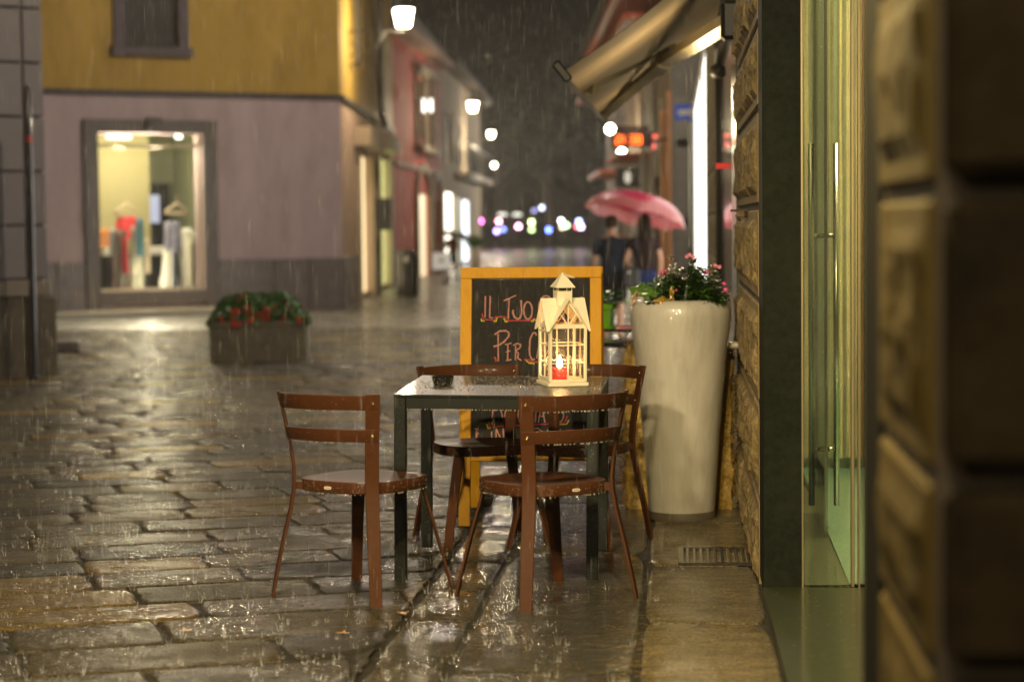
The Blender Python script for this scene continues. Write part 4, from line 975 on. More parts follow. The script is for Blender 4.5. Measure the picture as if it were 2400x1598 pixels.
# ================================================================== RIGHT SIDE: second shop (black glass, awning)
s2 = thing('black_glass_shop', 'dark glass shop front with a green steel jamb under the cream awning', 'building', (WX, 11.5, 0))
mb = MB(); mb.box((WX+.03, 11.06, 2.0), (.075, .86, 4.6), bev=.004); obj('jamb', mb, mat('grey_green_steel', (.060, .066, .050), rough=.35, var=.3, vscale=3, coat=.5), s2, world=True)
mb = MB(); mb.box((WX+.05, 14.15, 1.75), (.02, 5.2, 4.2)); obj('door_pane', mb, mat('black_glass', (.010, .009, .007), rough=.12, coat=1, coatr=.03, var=.5), s2, world=True)
mb = MB(); mb.box((WX+.02, 11.6, 1.7), (.03, .06, 4)); mb.box((WX+.02, 16.7, 1.7), (.03, .08, 4)); mb.box((WX+.02, 14.1, 2.55), (.03, 5.1, .10)); obj('door_frame', mb, BLK, s2, world=True)
mb = MB(); rusticated(mb, WX+.006, 16.8, 20.6, zc, -.4, 5.0, 1.0, 9, boss=.008); obj('stone_pier', mb, [OCHRE, OCHRES, MORT], s2, world=True)
mb = MB(); mb.box((WX+.5, 12.5, 5.2), (.96, 26, 2.0)); mb.box((WX+1.6, 9.5, 4.3), (2.4, 20, .15)); obj('upper_wall', mb, mat('ochre_render', (.22, .17, .10), rough=.8, var=.15), s2, world=True)
mb = MB(); q = atX(1701, 395, WX); mb.box((WX-.028, 12.15, q.z), (.006, .30, .0), M=None); 
mb = MB(); mb.box((WX-.045, 11.9, CZ+.30), (.085, .008, .034), bev=.002)
o = obj('red_plate', mb, emit('red_plate', (.9, .02, .01), .25, base=(.5, .01, .01)), s2, world=True)
# awning
AWN = mat('cream_awning_cloth', (0.52, 0.40, 0.24), rough=.8, var=.12, vscale=2, stretch=(.6, 18, 1), sheen=.2)
ARM = mat('olive_metal_arm', (0.34, 0.29, 0.14), rough=.4, metal=.3, var=.15, coat=.3, coatr=.2)
aw = thing('awning', 'cream retractable awning with two folding olive arms over the dark shop front', 'awning', (WX, 11.6, CZ+1.6))
bn = at(1319, 170, 11.55); bf = at(1408, 275, 16.6); tn = at(1722, -138, 11.45); tf = Vector((WX, 16.7, tn.z-.05)); tn.x = WX
def P4(u, v):   # u along the bar, v out from the wall
    p = tn.lerp(tf, u).lerp(bn.lerp(bf, u), v); p.z -= .05*math.sin(math.pi*v)*(0.5+.5*math.cos(u*60)*.25); return p
mb = MB(); nu, nv = 60, 10
for sgn in (0, 1):
    o = len(mb.v)
    for j in range(nv+1):
        for i in range(nu+1): mb.v.append(tuple(P4(i/nu, j/nv) + Vector((0, 0, .004*sgn + .006*math.sin(i*1.05)))))
    for j in range(nv):
        for i in range(nu): mb.face((o+j*(nu+1)+i, o+j*(nu+1)+i+1, o+(j+1)*(nu+1)+i+1, o+(j+1)*(nu+1)+i))
obj('cloth', mb, AWN, aw, world=True, smooth=True)
mb = MB(); mb.sweep([bn+Vector((-.01, -.03, .0)), bf], [Vector((.8, 0, .6))]*2, .11, .03); obj('front_bar', mb, mat('grey_bar', (.10, .085, .06), rough=.6, metal=.2), aw, world=True)
mb = MB(); mb.box(bn+Vector((-.0, -.04, -.0)), (.05, .05, .13), M=Matrix.Rotation(R(-38), 3, 'Y'), bev=.01); obj('end_cap', mb, BLK, aw, world=True)
mb = MB(); mb.box(bf, (.05, .06, .13), M=Matrix.Rotation(R(-38), 3, 'Y'), bev=.01); obj('end_cap', mb, BLK, aw, world=True)
for (a, b, c) in ((at(1375, 205, 13.4), at(1556, 108, 14.6), Vector((WX-.02, 16.0, at(1690, -35, 16.0).z))), (at(1412, 268, 16.3), at(1553, 150, 14.2), atX(1712, 50, WX-.03))):
    mb = MB(); up = Vector((.3, 0, 1))
    mb.sweep([a, b], [up]*2, .075, .060); mb.sweep([b, c], [up]*2, .085, .070)
    arm = obj('arm', mb, ARM, aw, world=True)
    mb = MB(); d1 = (b-a).normalized(); d2 = (c-b).normalized()
    mb.sweep([b-d1*.20, b+d2*.0, b+d2*.20], [up]*3, .10, .088); obj('joint', mb, ARM, arm, world=True); mb = MB(); mb.sweep([a, a+d1*.10], [up]*2, .09, .08); obj('joint', mb, ARM, arm, world=True)
    mb = MB(); mb.box(c+Vector((.0, 0, 0)), (.10, .16, .2), bev=.02); obj('bracket', mb, BLK, arm, world=True)
dl_ = thing('awning_fill_lamp', 'small warm lamp added under the awning root to light its underside', 'lamp', (WX-.06, 12.5, 2.12))  # added to brighten the underside of the awning
mb = MB(); mb.lathe([(.03, 0), (.05, .02), (.045, .07), (.02, .08)], n=16); obj('housing', mb, BLK, dl_, smooth=True)
point_light('awning_fill_light', (WX-.25, 12.5, 2.0), 14, (1, .76, .42), .08)
point_light('awning_fill_light', (WX-.25, 15.4, 1.95), 10, (1, .76, .42), .08)
# small cold string light by the awning arm
sl = thing('led_spot', 'tiny cold blue-white spotlight between the awning arms', 'lamp', at(1637, 42, 16.2))
mb = MB(); mb.lathe([(.02, 0), (.028, .03), (.02, .06)], n=12); obj('housing', mb, BLK, sl)
mb = MB(); mb.ball((-.012, -.03, .014), .013, 6); mb.ball((.02, -.03, .045), .013, 6); obj('diode', mb, emit('cold_led', (.55, .65, 1.0), 40), sl)
# ================================================================== RIGHT SIDE: lit showcase and beyond
s3 = thing('lit_showcase', 'tall white-lit shop showcase framed in black, right of the couple', 'shop window', (WX, 21, gz(0, 21)))
WHT = emit('showcase_light', (1.0, .97, .88), 2.6)
mb = MB(); tops = atX(1655, 105, WX).z
mb.box((WX+.012, 27.0, tops/2-.2), (.02, 12.0, tops+.35)); obj('light_panel', mb, WHT, s3, world=True)
mb = MB()
for y in (20.9, 33.2): mb.box((WX+.02, y, tops/2-.2), (.05, .10, tops+.4))
mb.box((WX+.03, 34.6, tops/2-.2), (.08, 2.6, tops+.9)); mb.box((WX+.03, 27, tops+.06), (.08, 12.4, .12)); mb.box((WX+.03, 27, -.36), (.08, 12.4, .12)); obj('frame', mb, BLK, s3, world=True)
mb = MB(); mb.box((WX-.004, 23.6, tops/2-.2), (.010, .5, tops+.3)); obj('divider', mb, CHAMP, s3, world=True)
GREY = mat('grey_render', (.20, .19, .16), rough=.75, var=.15, vscale=1.5)
pl = thing('grey_pilaster_building', 'pale grey rendered pilaster building behind the blue arrow sign', 'building', (.3, 38, -.4))
mb = MB(); mb.box((.9, 40.5, 3.6), (1.9, 5.0, 8.2)); obj('wall', mb, GREY, pl, world=True)
mb = MB(); mb.box((.13, 37.95, at(1605, 230, 38).z-.45), (.26, .08, .9)); mb.box((.15, 37.94, at(1605, 430, 38).z), (.24, .06, 1.6)); mb.box((.15, 37.94, at(1605, 570, 38).z), (.22, .06, .9)); obj('panel', mb, mat('lighter_grey_panel', (.26, .25, .21), rough=.6), pl, world=True)
# blue arrow sign
q = at(1606, 264, 35.5)
sg = thing('blue_arrow_sign', 'blue rectangular street sign with a white arrow left of the lit showcase', 'sign', q)
mb = MB(); mb.box((0, 0, 0), (.36, .012, .275), bev=.004); pn = obj('plate', mb, mat('sign_blue', (.01, .10, .80), rough=.3, coat=.6), sg)
mb = MB(); mb.prism([(-.12, -.045), (.08, -.045), (.08, -.10), (.165, 0), (.08, .10), (.08, .045), (-.12, .045)], .004, Matrix.Translation((0, -.007, 0)) @ Matrix.Rotation(R(90), 4, 'X')); obj('arrow', mb, mat('sign_white', (.7, .7, .66), rough=.3), pn)
mb = MB(); mb.tube([(.10, .03, -2.9+.6), (.10, .03, .2)], .03, 10); obj('post', mb, mat('galvanised_post', (.35, .35, .34), rough=.35, metal=.7), sg)
# long arcaded building closing the right side
pb = thing('arcade_building', 'brown building with reddish-lit eaves and balconies behind the clock sign', 'building', (-.5, 45, -.4))
A0 = CW((1640-1200)/F*39.5, 39.5); A1 = CW((1425-1200)/F*78, 78); wf = WF(A1, A0)
TERR = mat('umber_render', (.20, .135, .085), rough=.8, var=.25, vscale=.8)
holes = [(3, 6, -.45, 2.2), (8.5, 11.5, -.45, 2.2), (14, 17, -.45, 2.2), (19.5, 22, -.45, 2.3), (25, 28, -.45, 2.3), (31, 33.5, -.45, 2.3)] + [(s_, s_+1.3, 3.2, 4.9) for s_ in (3.5, 9, 15, 20.5, 26, 31.5)]
mb, *_ = wallmesh(A1, A0, -.5, 6.2, .35, holes); obj('wall', mb, TERR, pb, world=True)
mb = MB(); wf.box(mb, 0, wf.L, -3.4, -2.4, -.5, 6); obj('inner_wall', mb, mat('dark_room', (.04, .03, .02), rough=.8), pb, world=True)
RED = mat('red_lit_soffit', (.45, .10, .05), rough=.6, var=.2)  # red light from below put into the slab colour
for (z, out, s0, s1) in ((2.75, .75, 2, 12), (2.9, .8, 17, 24), (5.6, 1.1, 0, 33), (6.1, 1.3, 0, 36)):
    mb = MB(); wf.box(mb, s0, s1, .003, out, z, z+.14); obj('balcony_slab', mb, RED, pb, world=True)
mb = MB(); wf.box(mb, 0, wf.L, -.2, 1.4, 6.35, 6.5); obj('eaves', mb, mat('dark_eaves', (.05, .035, .025), rough=.8), pb, world=True)
ORG = mat('warm_lit_orange', (.62, .27, .10), rough=.6, var=.12)  # warm light on the columns put into their orange
for (px, d, w_, top_) in ((1557, 44.5, .11, 260), (1575, 40.5, .145, 215)):
    p = at(px, 600, d); zt = at(px, top_, d).z
    mb = MB(); mb.lathe([(w_*.62, -.45), (w_*.62, -.3), (w_*.5, -.25), (w_*.47, zt-.15), (w_*.6, zt-.1), (w_*.6, zt)], (p.x, p.y, 0), 20); obj('column', mb, ORG, pb, world=True, smooth=True, auto=40)
for (px, d, y0_, y1_) in ((1530, 50, 350, 640), (1508, 52, 240, 640)):
    p = at(px, 600, d); mb = MB(); mb.tube([(p.x, p.y, at(px, y0_, d).z), (p.x, p.y, -.4)], .06, 10); obj('downpipe', mb, mat('pale_pipe', (.40, .36, .34), rough=.4, coat=.4), pb, world=True, smooth=True)
# clock sign with amber digits
cs = thing('clock_sign', 'dark hanging sign with amber digital time over the street at the right', 'sign', at(1480, 328, 44))
mb = MB(); mb.box((0.02, .08, 0), (.86, .14, .34), bev=.02); mb.box((.02, .09, .24), (.7, .10, .10)); mb.tube([(.40, .08, 0), (1.2, .2, 0)], .03, 8); hs = obj('housing', mb, mat('dark_red_housing', (.05, .008, .008), rough=.4), cs)
segs = {'2': 'abged', '1': 'bc', '3': 'abgcd', '8': 'abcdefg'}
def digit(mb, ch_, x0, w_, h_):
    t = .026; P = {'a': ((0, h_), (w_, h_)), 'b': ((w_, h_), (w_, h_/2)), 'c': ((w_, h_/2), (w_, 0)), 'd': ((0, 0), (w_, 0)), 'e': ((0, 0), (0, h_/2)), 'f': ((0, h_/2), (0, h_)), 'g': ((0, h_/2), (w_, h_/2))}
    for c in segs[ch_]:
        (xa, za_), (xb, zb2) = P[c]; mb.box((x0+(xa+xb)/2, 0, (za_+zb2)/2-h_/2), (abs(xa-xb)+t, .01, abs(za_-zb2)+t))
mb = MB(); digit(mb, '2', -.32, .085, .165); digit(mb, '1', -.19, .03, .165); digit(mb, '3', -.03, .085, .165); digit(mb, '8', .115, .085, .165)
obj('digits', mb, emit('amber_led', (1.0, .12, .0), 4.5), hs)
hg = thing('hanging_shop_sign', 'dark hanging shop sign with a pale oval mark below the clock', 'sign', at(1470, 416, 46))
mb = MB(); mb.box((0, .05, 0), (.50, .08, .46), bev=.01); mb.box((0, .05, .26), (.62, .10, .05), mi=1); bd_ = obj('board', mb, [mat('near_black_board', (.02, .017, .015), rough=.5), mat('pale_rail', (.38, .34, .28), rough=.6)], hg)
mb = MB(); mb.prism([(.075*math.cos(a), .14*math.sin(a)) for a in [2*math.pi*k/20 for k in range(20)]], .01, Matrix.Translation((.01, .008, 0)) @ Matrix.Rotation(R(90), 4, 'X')); obj('oval_mark', mb, emit('oval_glow', (1, .95, .8), .5, base=(.6, .55, .45)), bd_)
for (px, py, d, lab) in ((1430, 303, 58, 'white wall lamp left of the amber clock digits'), (1457, 358, 62, 'white wall lamp just below the amber clock digits')):
    w = thing('globe_lamp', lab, 'lamp', at(px, py, d)); mb = MB(); mb.ball((0, 0, 0), .11, 10); obj('globe', mb, emit('globe_glow', (.95, 1.0, .72), 60), w, smooth=True)
    mb = MB(); mb.tube([(0, 0, .11), (0, 0, .25), (.5, .1, .3)], .02, 6); obj('arm', mb, BLK, w); l = at(px, py, d)
    point_light('globe_light', (l.x, l.y, l.z-.25), 130, (1, .9, .6), .1)
for (px, py, d, col, lab) in ((1535, 322, 46, (1, .1, .05), 'red light beside the clock sign'), (1531, 343, 47, (1, .12, .1), 'small red light on the pale downpipe'), (1529, 326, 48, (.7, .7, 1), 'bluish light next to the clock sign')):
    w = thing('sign_light', lab, 'light', at(px, py, d)); mb = MB(); mb.ball((0, 0, 0), .06, 8); obj('bulb', mb, emit('bulb_%d' % px, col, 2.2), w, smooth=True)
# ================================================================== LEFT SIDE
def wfhit(wf, px, py, out=0.0):
    r = ray(px, py); o = Vector((0, 0, CZ)); k = (wf.P0 + wf.n*out - o).dot(wf.n)/r.dot(wf.n); p = o + r*k; q = p - wf.P0
    return q.x*wf.u.x + q.y*wf.u.y, p.z
ZG = gz(0, 60)
LILAC = mat('lilac_render', (.44, .335, .345), rough=.8, var=.13, vscale=1.2, stretch=(1.6, 1.6, .45), dark=(.34, .25, .25), dscale=1.0, coat=.15, coatr=.4)
YELL = mat('ochre_yellow_render', (.42, .27, .052), rough=.85, spec=.2, var=.16, vscale=1.0, stretch=(1.6, 1.6, .5), dark=(.31, .195, .038), dscale=1.1, coat=.15, coatr=.4)
DADO = mat('grey_stone_dado', (.155, .125, .115), rough=.6, var=.25, vscale=2, coat=.5, coatr=.25, dark=(.10, .085, .08), dscale=1.5)
SURR = mat('grey_stone_surround', (.105, .082, .070), rough=.6, var=.2, vscale=4, coat=.4, coatr=.25)
DARKM = mat('dark_cornice_strip', (.04, .03, .03), rough=.6)
Cc = CW((805-1200)/F*41, 41); Cl = CW((112-1200)/F*38.1, 38.1); dl = (Cl-Cc).normalized(); Cl2 = Cc + dl*9.5
Ce = CW((927-1200)/F*56.5, 56.5)
wa = WF(Cl2, Cc); wb = WF(Cc, Ce)
cb = thing('corner_building', 'corner building with yellow upper wall and lilac ground floor, clothes shop window in front', 'building', (Cc.x, Cc.y, ZG))
zband = at(800, 234, 41).z; ztop = 9.5
s0, zt = wfhit(wa, 226, 313); s1, zb = wfhit(wa, 479, 681); zt = wfhit(wa, 350, 313)[1]; zb = wfhit(wa, 350, 681)[1]
u0, _ = wfhit(wa, 289, 60); u1, _ = wfhit(wa, 416, 60); uz = wfhit(wa, 350, 111)[1]
mb, *_ = wallmesh(Cl2, Cc, ZG-.3, zband, .40, [(s0, s1, zb, zt)]); obj('ground_floor_wall', mb, LILAC, cb, world=True)
mb, *_ = wallmesh(Cl2, Cc, zband+.09, ztop, .40, [(u0, u1, uz, uz+1.9)]); obj('upper_wall', mb, YELL, cb, world=True)
# street side of the same building
def side_open(w, px0, px1, py0, py1):
    a, _ = wfhit(w, px0, 400); b, _ = wfhit(w, px1, 400); m = (px0+px1)/2; return (a, b, wfhit(w, m, py1)[1], wfhit(w, m, py0)[1])
d1 = side_open(wb, 834, 864, 365, 700); d1 = (d1[0], d1[1], ZG+.12, d1[3]); d2 = side_open(wb, 880, 905, 372, 690); d2 = (d2[0], d2[1], ZG+.12, d2[3])
up1 = side_open(wb, 843, 853, -200, 165); up2 = side_open(wb, 889, 899, -120, 205)
mb, *_ = wallmesh(Cc, Ce, ZG-.3, zband, .40, [d1, d2]); obj('side_ground_wall', mb, mat('pink_render', (.52, .36, .27), rough=.8, var=.1, vscale=1.2), cb, world=True)
mb, *_ = wallmesh(Cc, Ce, zband+.09, ztop, .40, [(up1[0], up1[1], up1[2], 7.5), (up2[0], up2[1], up2[2], 7.5)]); obj('side_upper_wall', mb, YELL, cb, world=True)
mb = MB(); wa.box(mb, 0, wa.L+.06, -.3, .07, zband, zband+.09); wb.box(mb, 0, wb.L, -.3, .07, zband, zband+.089); obj('string_course', mb, DARKM, cb, world=True)
zd = at(800, 604, 41).z
mb = MB(); s = 0.0; rn = random.Random(2)
cuts = [0, wfhit(wa, 130, 640)[0], s0-.28, None, s1+.28, wfhit(wa, 640, 640)[0], wfhit(wa, 722, 640)[0], wa.L+.05]
for a, b in zip(cuts, cuts[1:]):
    if a is None or b is None: continue
    mb = MB(); wa.box(mb, a+.008, b-.008, .0, .055+rn.uniform(0, .012), ZG-.2, zd+rn.uniform(-.01, .01), bev=.008); obj('dado_slab', mb, DADO, cb, world=True)
for a, b in ((0.01, d1[0]-.15), (d1[1]+.15, d2[0]-.15), (d2[1]+.15, wb.L)): mb = MB(); wb.box(mb, a, b, 0, .05, ZG-.2, zd, bev=.008); obj('dado_slab', mb, DADO, cb, world=True)
mb = MB(); f_ = .27
wa.box(mb, s0-f_, s0, 0.003, .10, ZG+.05, zt+.25); wa.box(mb, s1, s1+f_, 0.003, .10, ZG+.05, zt+.25); wa.box(mb, s0, s1, 0.003, .10, zt, zt+.25); wa.box(mb, s0, s1, 0.003, .12, zb-.22, zb)
obj('window_surround', mb, SURR, cb, world=True)
mb = MB(); g = .045
for a, b, c, d in ((s0, s0+g, zb, zt), (s1-g, s1, zb, zt), (s0+g, s1-g, zb, zb+.05), (s0+g, s1-g, zt-.26, zt-.20)): wa.box(mb, a, b, -.14, -.08, c, d)
obj('window_frame', mb, CHAMP, cb, world=True)
mb = MB(); wa.box(mb, s0+g, s1-g, -.115, -.105, zb+.05, zt-.26); obj('shop_pane', mb, glass('clear_pane', refl=.1), cb, world=True)
sx_, sz_ = wfhit(wa, 352, 292); mb = MB(); wa.box(mb, sx_-.13, sx_+.13, .10, .30, sz_-.10, sz_+.12, bev=.02); obj('alarm_box', mb, mat('alarm_box_grey', (.06, .05, .05), rough=.5), cb, world=True)
# upper shuttered window
mb = MB(); q = .20
wa.box(mb, u0-q, u0, .003, .07, uz, uz+1.9); wa.box(mb, u1, u1+q, .003, .07, uz, uz+1.9); wa.box(mb, u0-q-.06, u1+q+.06, .003, .13, uz-.17, uz); wa.box(mb, u0-q, u1+q, .003, .08, uz+1.9, uz+2.1)
uw = obj('upper_window', mb, mat('grey_window_stone', (.095, .075, .08), rough=.7, var=.15), cb, world=True)
mb = MB()
for a, b in ((u0, (u0+u1)/2-.01), ((u0+u1)/2+.01, u1)):
    wa.box(mb, a, a+.06, -.16, -.11, uz, uz+1.9); wa.box(mb, b-.06, b, -.16, -.11, uz, uz+1.9)
    for k in range(20): wa.box(mb, a+.06, b-.06, -.155, -.13, uz+.05+k*.09, uz+.11+k*.09)
wa.box(mb, u0, u1, -.25, -.20, uz, uz+1.9)
obj('shutter', mb, mat('dark_shutter', (.022, .018, .012), rough=.5), uw, world=True)
# side shutters, door leaves, downpipe
SH = mat('grey_olive_shutter', (.15, .125, .075), rough=.6, var=.1)
for (a, b) in ((up1[0]-.05, up1[2]), (up2[0]-.05, up2[2])):
    mb = MB(); wb.box(mb, a-.9, a, .02, .07, b, 7.4); 
    for k in range(26): wb.box(mb, a-.86, a-.04, .07, .085, b+.05+k*.11, b+.11+k*.11)
    obj('side_shutter', mb, SH, cb, world=True)
    mb = MB(); wb.box(mb, a+.05, a+1.2, -.35, -.3, b, 7.4); obj('side_window', mb, mat('dark_window', (.03, .03, .03), rough=.2), cb, world=True)
LITW = emit('warm_lit_room', (1.0, .80, .42), 1.5); LITG = emit('green_lit_room', (.88, 1.0, .42), 2.2)
mb = MB(); wb.box(mb, d1[0], (d1[0]*.6+d1[1]*.4), -.25, -.15, d1[2], d1[3]); obj('side_door', mb, mat('dark_door', (.03, .025, .02), rough=.4), cb, world=True)
mb = MB(); wb.box(mb, (d1[0]*.55+d1[1]*.45), d1[1], -.12, -.10, d1[2], d1[3]); obj('lit_doorway', mb, LITW, cb, world=True)
mb = MB(); wb.box(mb, d2[0], d2[1], -.10, -.08, d2[2], d2[3]); obj('lit_side_window', mb, LITG, cb, world=True)
mb = MB()
for t in (.25, .5, .75): wb.box(mb, lerp(d2[0], d2[1], t)-.04, lerp(d2[0], d2[1], t)+.04, -.075, -.03, d2[2], d2[3])
wb.box(mb, d2[0], d2[1], -.075, -.03, lerp(d2[2], d2[3], .62), lerp(d2[2], d2[3], .62)+.08)
for (a, b, c, d) in (d1, d2): wb.box(mb, a-.15, a, .003, .12, ZG, d+.15); wb.box(mb, b, b+.15, .003, .12, ZG, d+.15); wb.box(mb, a-.4, b+.4, .003, .35, d+.15, d+.55)
obj('side_door_frame', mb, mat('beige_surround', (.36, .27, .18), rough=.7, var=.1), cb, world=True)
t_ = wfhit(wb, 867, 500)[0]; mb = MB(); wb.box(mb, t_-.1, t_+.1, .12, .5, at(867, 540, 48).z, at(867, 465, 48).z); obj('side_sign', mb, mat('black_sign', (.015, .013, .012), rough=.4), cb, world=True)
t_ = wfhit(wb, 880, 200)[0]; a = wb.p(t_, .12, 0); mb = MB(); mb.tube([(a.x, a.y, zband+.2), (a.x, a.y, 8.5)], .075, 10); mb.tube([(a.x, a.y, zband+.2), (a.x+.12, a.y+.1, zband-.1)], .075, 10); obj('downpipe', mb, mat('brown_downpipe', (.07, .05, .03), rough=.4, coat=.5), cb, world=True, smooth=True)
# stone step in front of the shop window
st0 = thing('stone_step', 'long low stone step under the clothes shop window', 'step', (Cl.x, Cl.y, ZG))
a0, _ = wfhit(wa, 118, 640); a1, _ = wfhit(wa, 505, 640)
mb = MB(); wa.box(mb, a0-1, a1, .10, 1.05, ZG-.1, ZG+.13, bev=.015); obj('slab', mb, mat('pale_wet_step', (.30, .26, .18), rough=.35, var=.15, vscale=3, coat=.8, coatr=.12), st0, world=True)
# ---- shop interior
WALLI = mat('shop_wall_cream', (.36, .32, .15), rough=.7, var=.05); DKI = mat('shop_wall_dark', (.02, .016, .012), rough=.8, spec=.05); OLI = mat('shop_wall_olive', (.24, .25, .13), rough=.6)
def ip(px, py, out): s_, z_ = wfhit(wa, px, py, out); return s_, z_
mb = MB(); zi0 = zb-.05; zi1 = zt+.15; dep = 3.4
wa.box(mb, s0-1.2, s1+1.6, -dep-.1, -dep, zi0, zi1, mi=1)                                   # back
sp_, _ = ip(352, 500, -2.0); wa.box(mb, s0-1.2, sp_, -2.1, -2.0, zi0, zi1-.05, mi=0)         # cream partition
wa.box(mb, s0-.35, s0-.25, -2.0, -.42, zi0, zi1, mi=0); wa.box(mb, s1+.55, s1+.65, -dep, -.42, zi0, zi1, mi=2)
wa.box(mb, s0-1.2, s1+1.6, -dep, -.41, zi1, zi1+.1, mi=2); wa.box(mb, s0-1.2, s1+1.6, -dep, -.41, zi0-.1, zi0, mi=3)
zq = ip(420, 430, -3.2)[1]; wa.box(mb, sp_, s1+1.5, -3.3, -3.2, zq, zi1-.02, mi=2)
obj('shop_room', mb, [WALLI, DKI, OLI, mat('shop_floor', (.20, .16, .10), rough=.4)], cb, world=True)
sm = (s0+s1)/2
for (a, b_, col, nm, lb, pw) in ((ip(250, 321, -.25), ip(306, 321, -.25), (.55, .75, 1.0), 'cold_strip', 'cold white strip light at the top left of the shop window', 2), (ip(413, 321, -.25), ip(425, 321, -.25), (1, .97, .85), 'spot_glow', 'small white spotlight at the top right of the shop window', 4)):
    c = wa.p((a[0]+b_[0])/2, -.25, a[1]); w = thing('shop_light', lb, 'lamp', c); mb = MB(); wa.box(mb, a[0], b_[0], -.28, -.22, a[1]-.035, a[1]+.035); obj('tube', mb, emit(nm, col, pw), w, world=True)
c = wa.p(sm, -1.2, zi1-.25); w = thing('ceiling_lamp', 'ceiling lamp inside the clothes shop, hidden by the lintel', 'lamp', c); mb = MB(); wa.box(mb, sm-1.0, sm+1.0, -1.5, -.9, zi1-.08, zi1-.02); obj('diffuser', mb, emit('shop_ceiling_glow', (1.0, .88, .52), 5), w, world=True)
point_light('shop_spill', wa.p(sm-.5, -.30, zt-.40), 105, (1.0, .90, .66), .12)
point_light('shop_spill', wa.p(sm+.2, -.30, zt-.40), 105, (1.0, .90, .66), .12)
point_light('shop_spill', wa.p(sm, -.12, zt-.45), 900, (1.0, .86, .52), .15, spot=125, blend=.6, dirv=wa.n + Vector((0, 0, -.75)))
rn = random.Random(31)
def garment(label, px0, px1, py0, py1, out, cols, flare=1.0, name='hanging_garment', top=None, spots=None, grp='clothes in the shop window'):
    (a, zt_), (b, _) = ip(px0, py0, out), ip(px1, py0, out); zb_2 = ip((px0+px1)/2, py1, out)[1]; c = (a+b)/2; w_ = (b-a)/2
    t = thing(name, label, 'garment', wa.p(c, out, zb_2), group=grp); mb = MB(); nz, ns = 16, 28
    for j in range(nz+1):
        tt = j/nz; z = lerp(zt_, zb_2, tt); hw_ = w_*(lerp(.8, 1.0, min(1, tt*3)) if flare <= 1 else lerp(.5, 1.0, tt))*1.0
        for k in range(ns):
            an = 2*math.pi*k/ns; fold = 1 + .10*math.sin(an*5+px0+tt*1.5)*tt + .22*noise.noise(Vector((tt*5, an*.8, px0)))
            mb.v.append(tuple(wa.p(c+hw_*math.cos(an)*fold, out+.035*math.sin(an)*fold*(1 if tt > .02 else .3) + .03*math.sin(c*9+math.cos(an)*7), z)))
    for j in range(nz):
        for k in range(ns): mb.face((j*ns+k, j*ns+(k+1) % ns, (j+1)*ns+(k+1) % ns, (j+1)*ns+k), (0 if (j/nz) < (top or 0) else 1) if top is not None else 0)
    mb.face(tuple(range(ns)), 0)
    o = obj('cloth', mb, cols, t, world=True, smooth=True)
    return t
CL = lambda n, c: mat(n, c, rough=.8, var=.15, vscale=20)
PAT = mat('patterned_cloth', (.004, .006, .006), rough=.7, spec=.1, var=.3, vscale=5, stretch=(2, 2, .8), col2=(.22, .22, .15), dark=(.18, .02, .03), dscale=7)
garment('red top with white trim hanging at the left of the shop window', 272, 328, 508, 560, -.75, [CL('red_cloth', (.65, .04, .04))])
garment('dark patterned trousers hanging under the red top', 262, 300, 540, 690, -.70, [PAT]); garment('grey patterned trousers hanging right beside the dark ones', 303, 335, 530, 690, -.72, [mat('pattern2', (.015, .015, .01), rough=.7, spec=.1, var=.4, vscale=7, stretch=(2, 2, .6), col2=(.5, .48, .34))])
garment('navy and white top on the right hanger', 384, 422, 520, 592, -.75, [mat('navy_pattern', (.05, .05, .12), rough=.7, vscale=18, col2=(.4, .4, .45))])
garment('long cream skirt flaring to the window bottom', 374, 420, 584, 686, -.75, [CL('cream_cloth', (.85, .82, .66))], flare=2)
garment('long white dress second from the right in the window', 424, 452, 535, 686, -.70, [CL('white_cloth', (.9, .87, .72))]); garment('white trousers hanging at the far right of the window', 447, 470, 545, 640, -.8, [CL('white_cloth2', (.66, .64, .5))])
garment('orange and red blouses on a rack at the left edge of the window', 232, 262, 535, 590, -1.5, [mat('orange_pattern', (.55, .12, .04), rough=.7, var=.3, vscale=12, col2=(.75, .40, .12))])
garment('speckled brown scarf at the right edge of the window', 462, 478, 560, 640, -.5, [mat('scarf_pattern', (.20, .15, .07), rough=.7, vscale=26, col2=(.6, .55, .35))])
for (x0, x1, y0, y1, o_, nm, c_, lb) in ((318, 336, 512, 600, -.66, 'teal_print', (.05, .16, .18), 'teal printed scarf hanging beside the red top'), (286, 298, 556, 640, -.64, 'crimson_sash', (.50, .02, .03), 'crimson sash falling over the dark patterned trousers'), (256, 274, 536, 600, -.8, 'pale_blue_print', (.35, .42, .44), 'pale blue blouse at the left of the dark trousers'),
        (404, 414, 590, 684, -.62, 'slate_blue', (.03, .05, .09), 'dark blue strip of trousers between the white dresses'), (440, 450, 560, 686, -.62, 'cream_silk', (.85, .80, .58), 'narrow cream silk dress in the middle of the white ones'), (466, 476, 640, 686, -.6, 'white_linen', (.85, .83, .72), 'short white linen piece in the lower right corner of the window'), (338, 350, 560, 640, -.9, 'beige_knit', (.45, .38, .25), 'beige knit hanging behind the folded jumpers')):
    garment(lb, x0, x1, y0, y1, o_, [CL(nm, c_)])
point_light('shop_spill', wa.p(sm, -.30, zb+.25), 26, (1.0, .90, .66), .1)
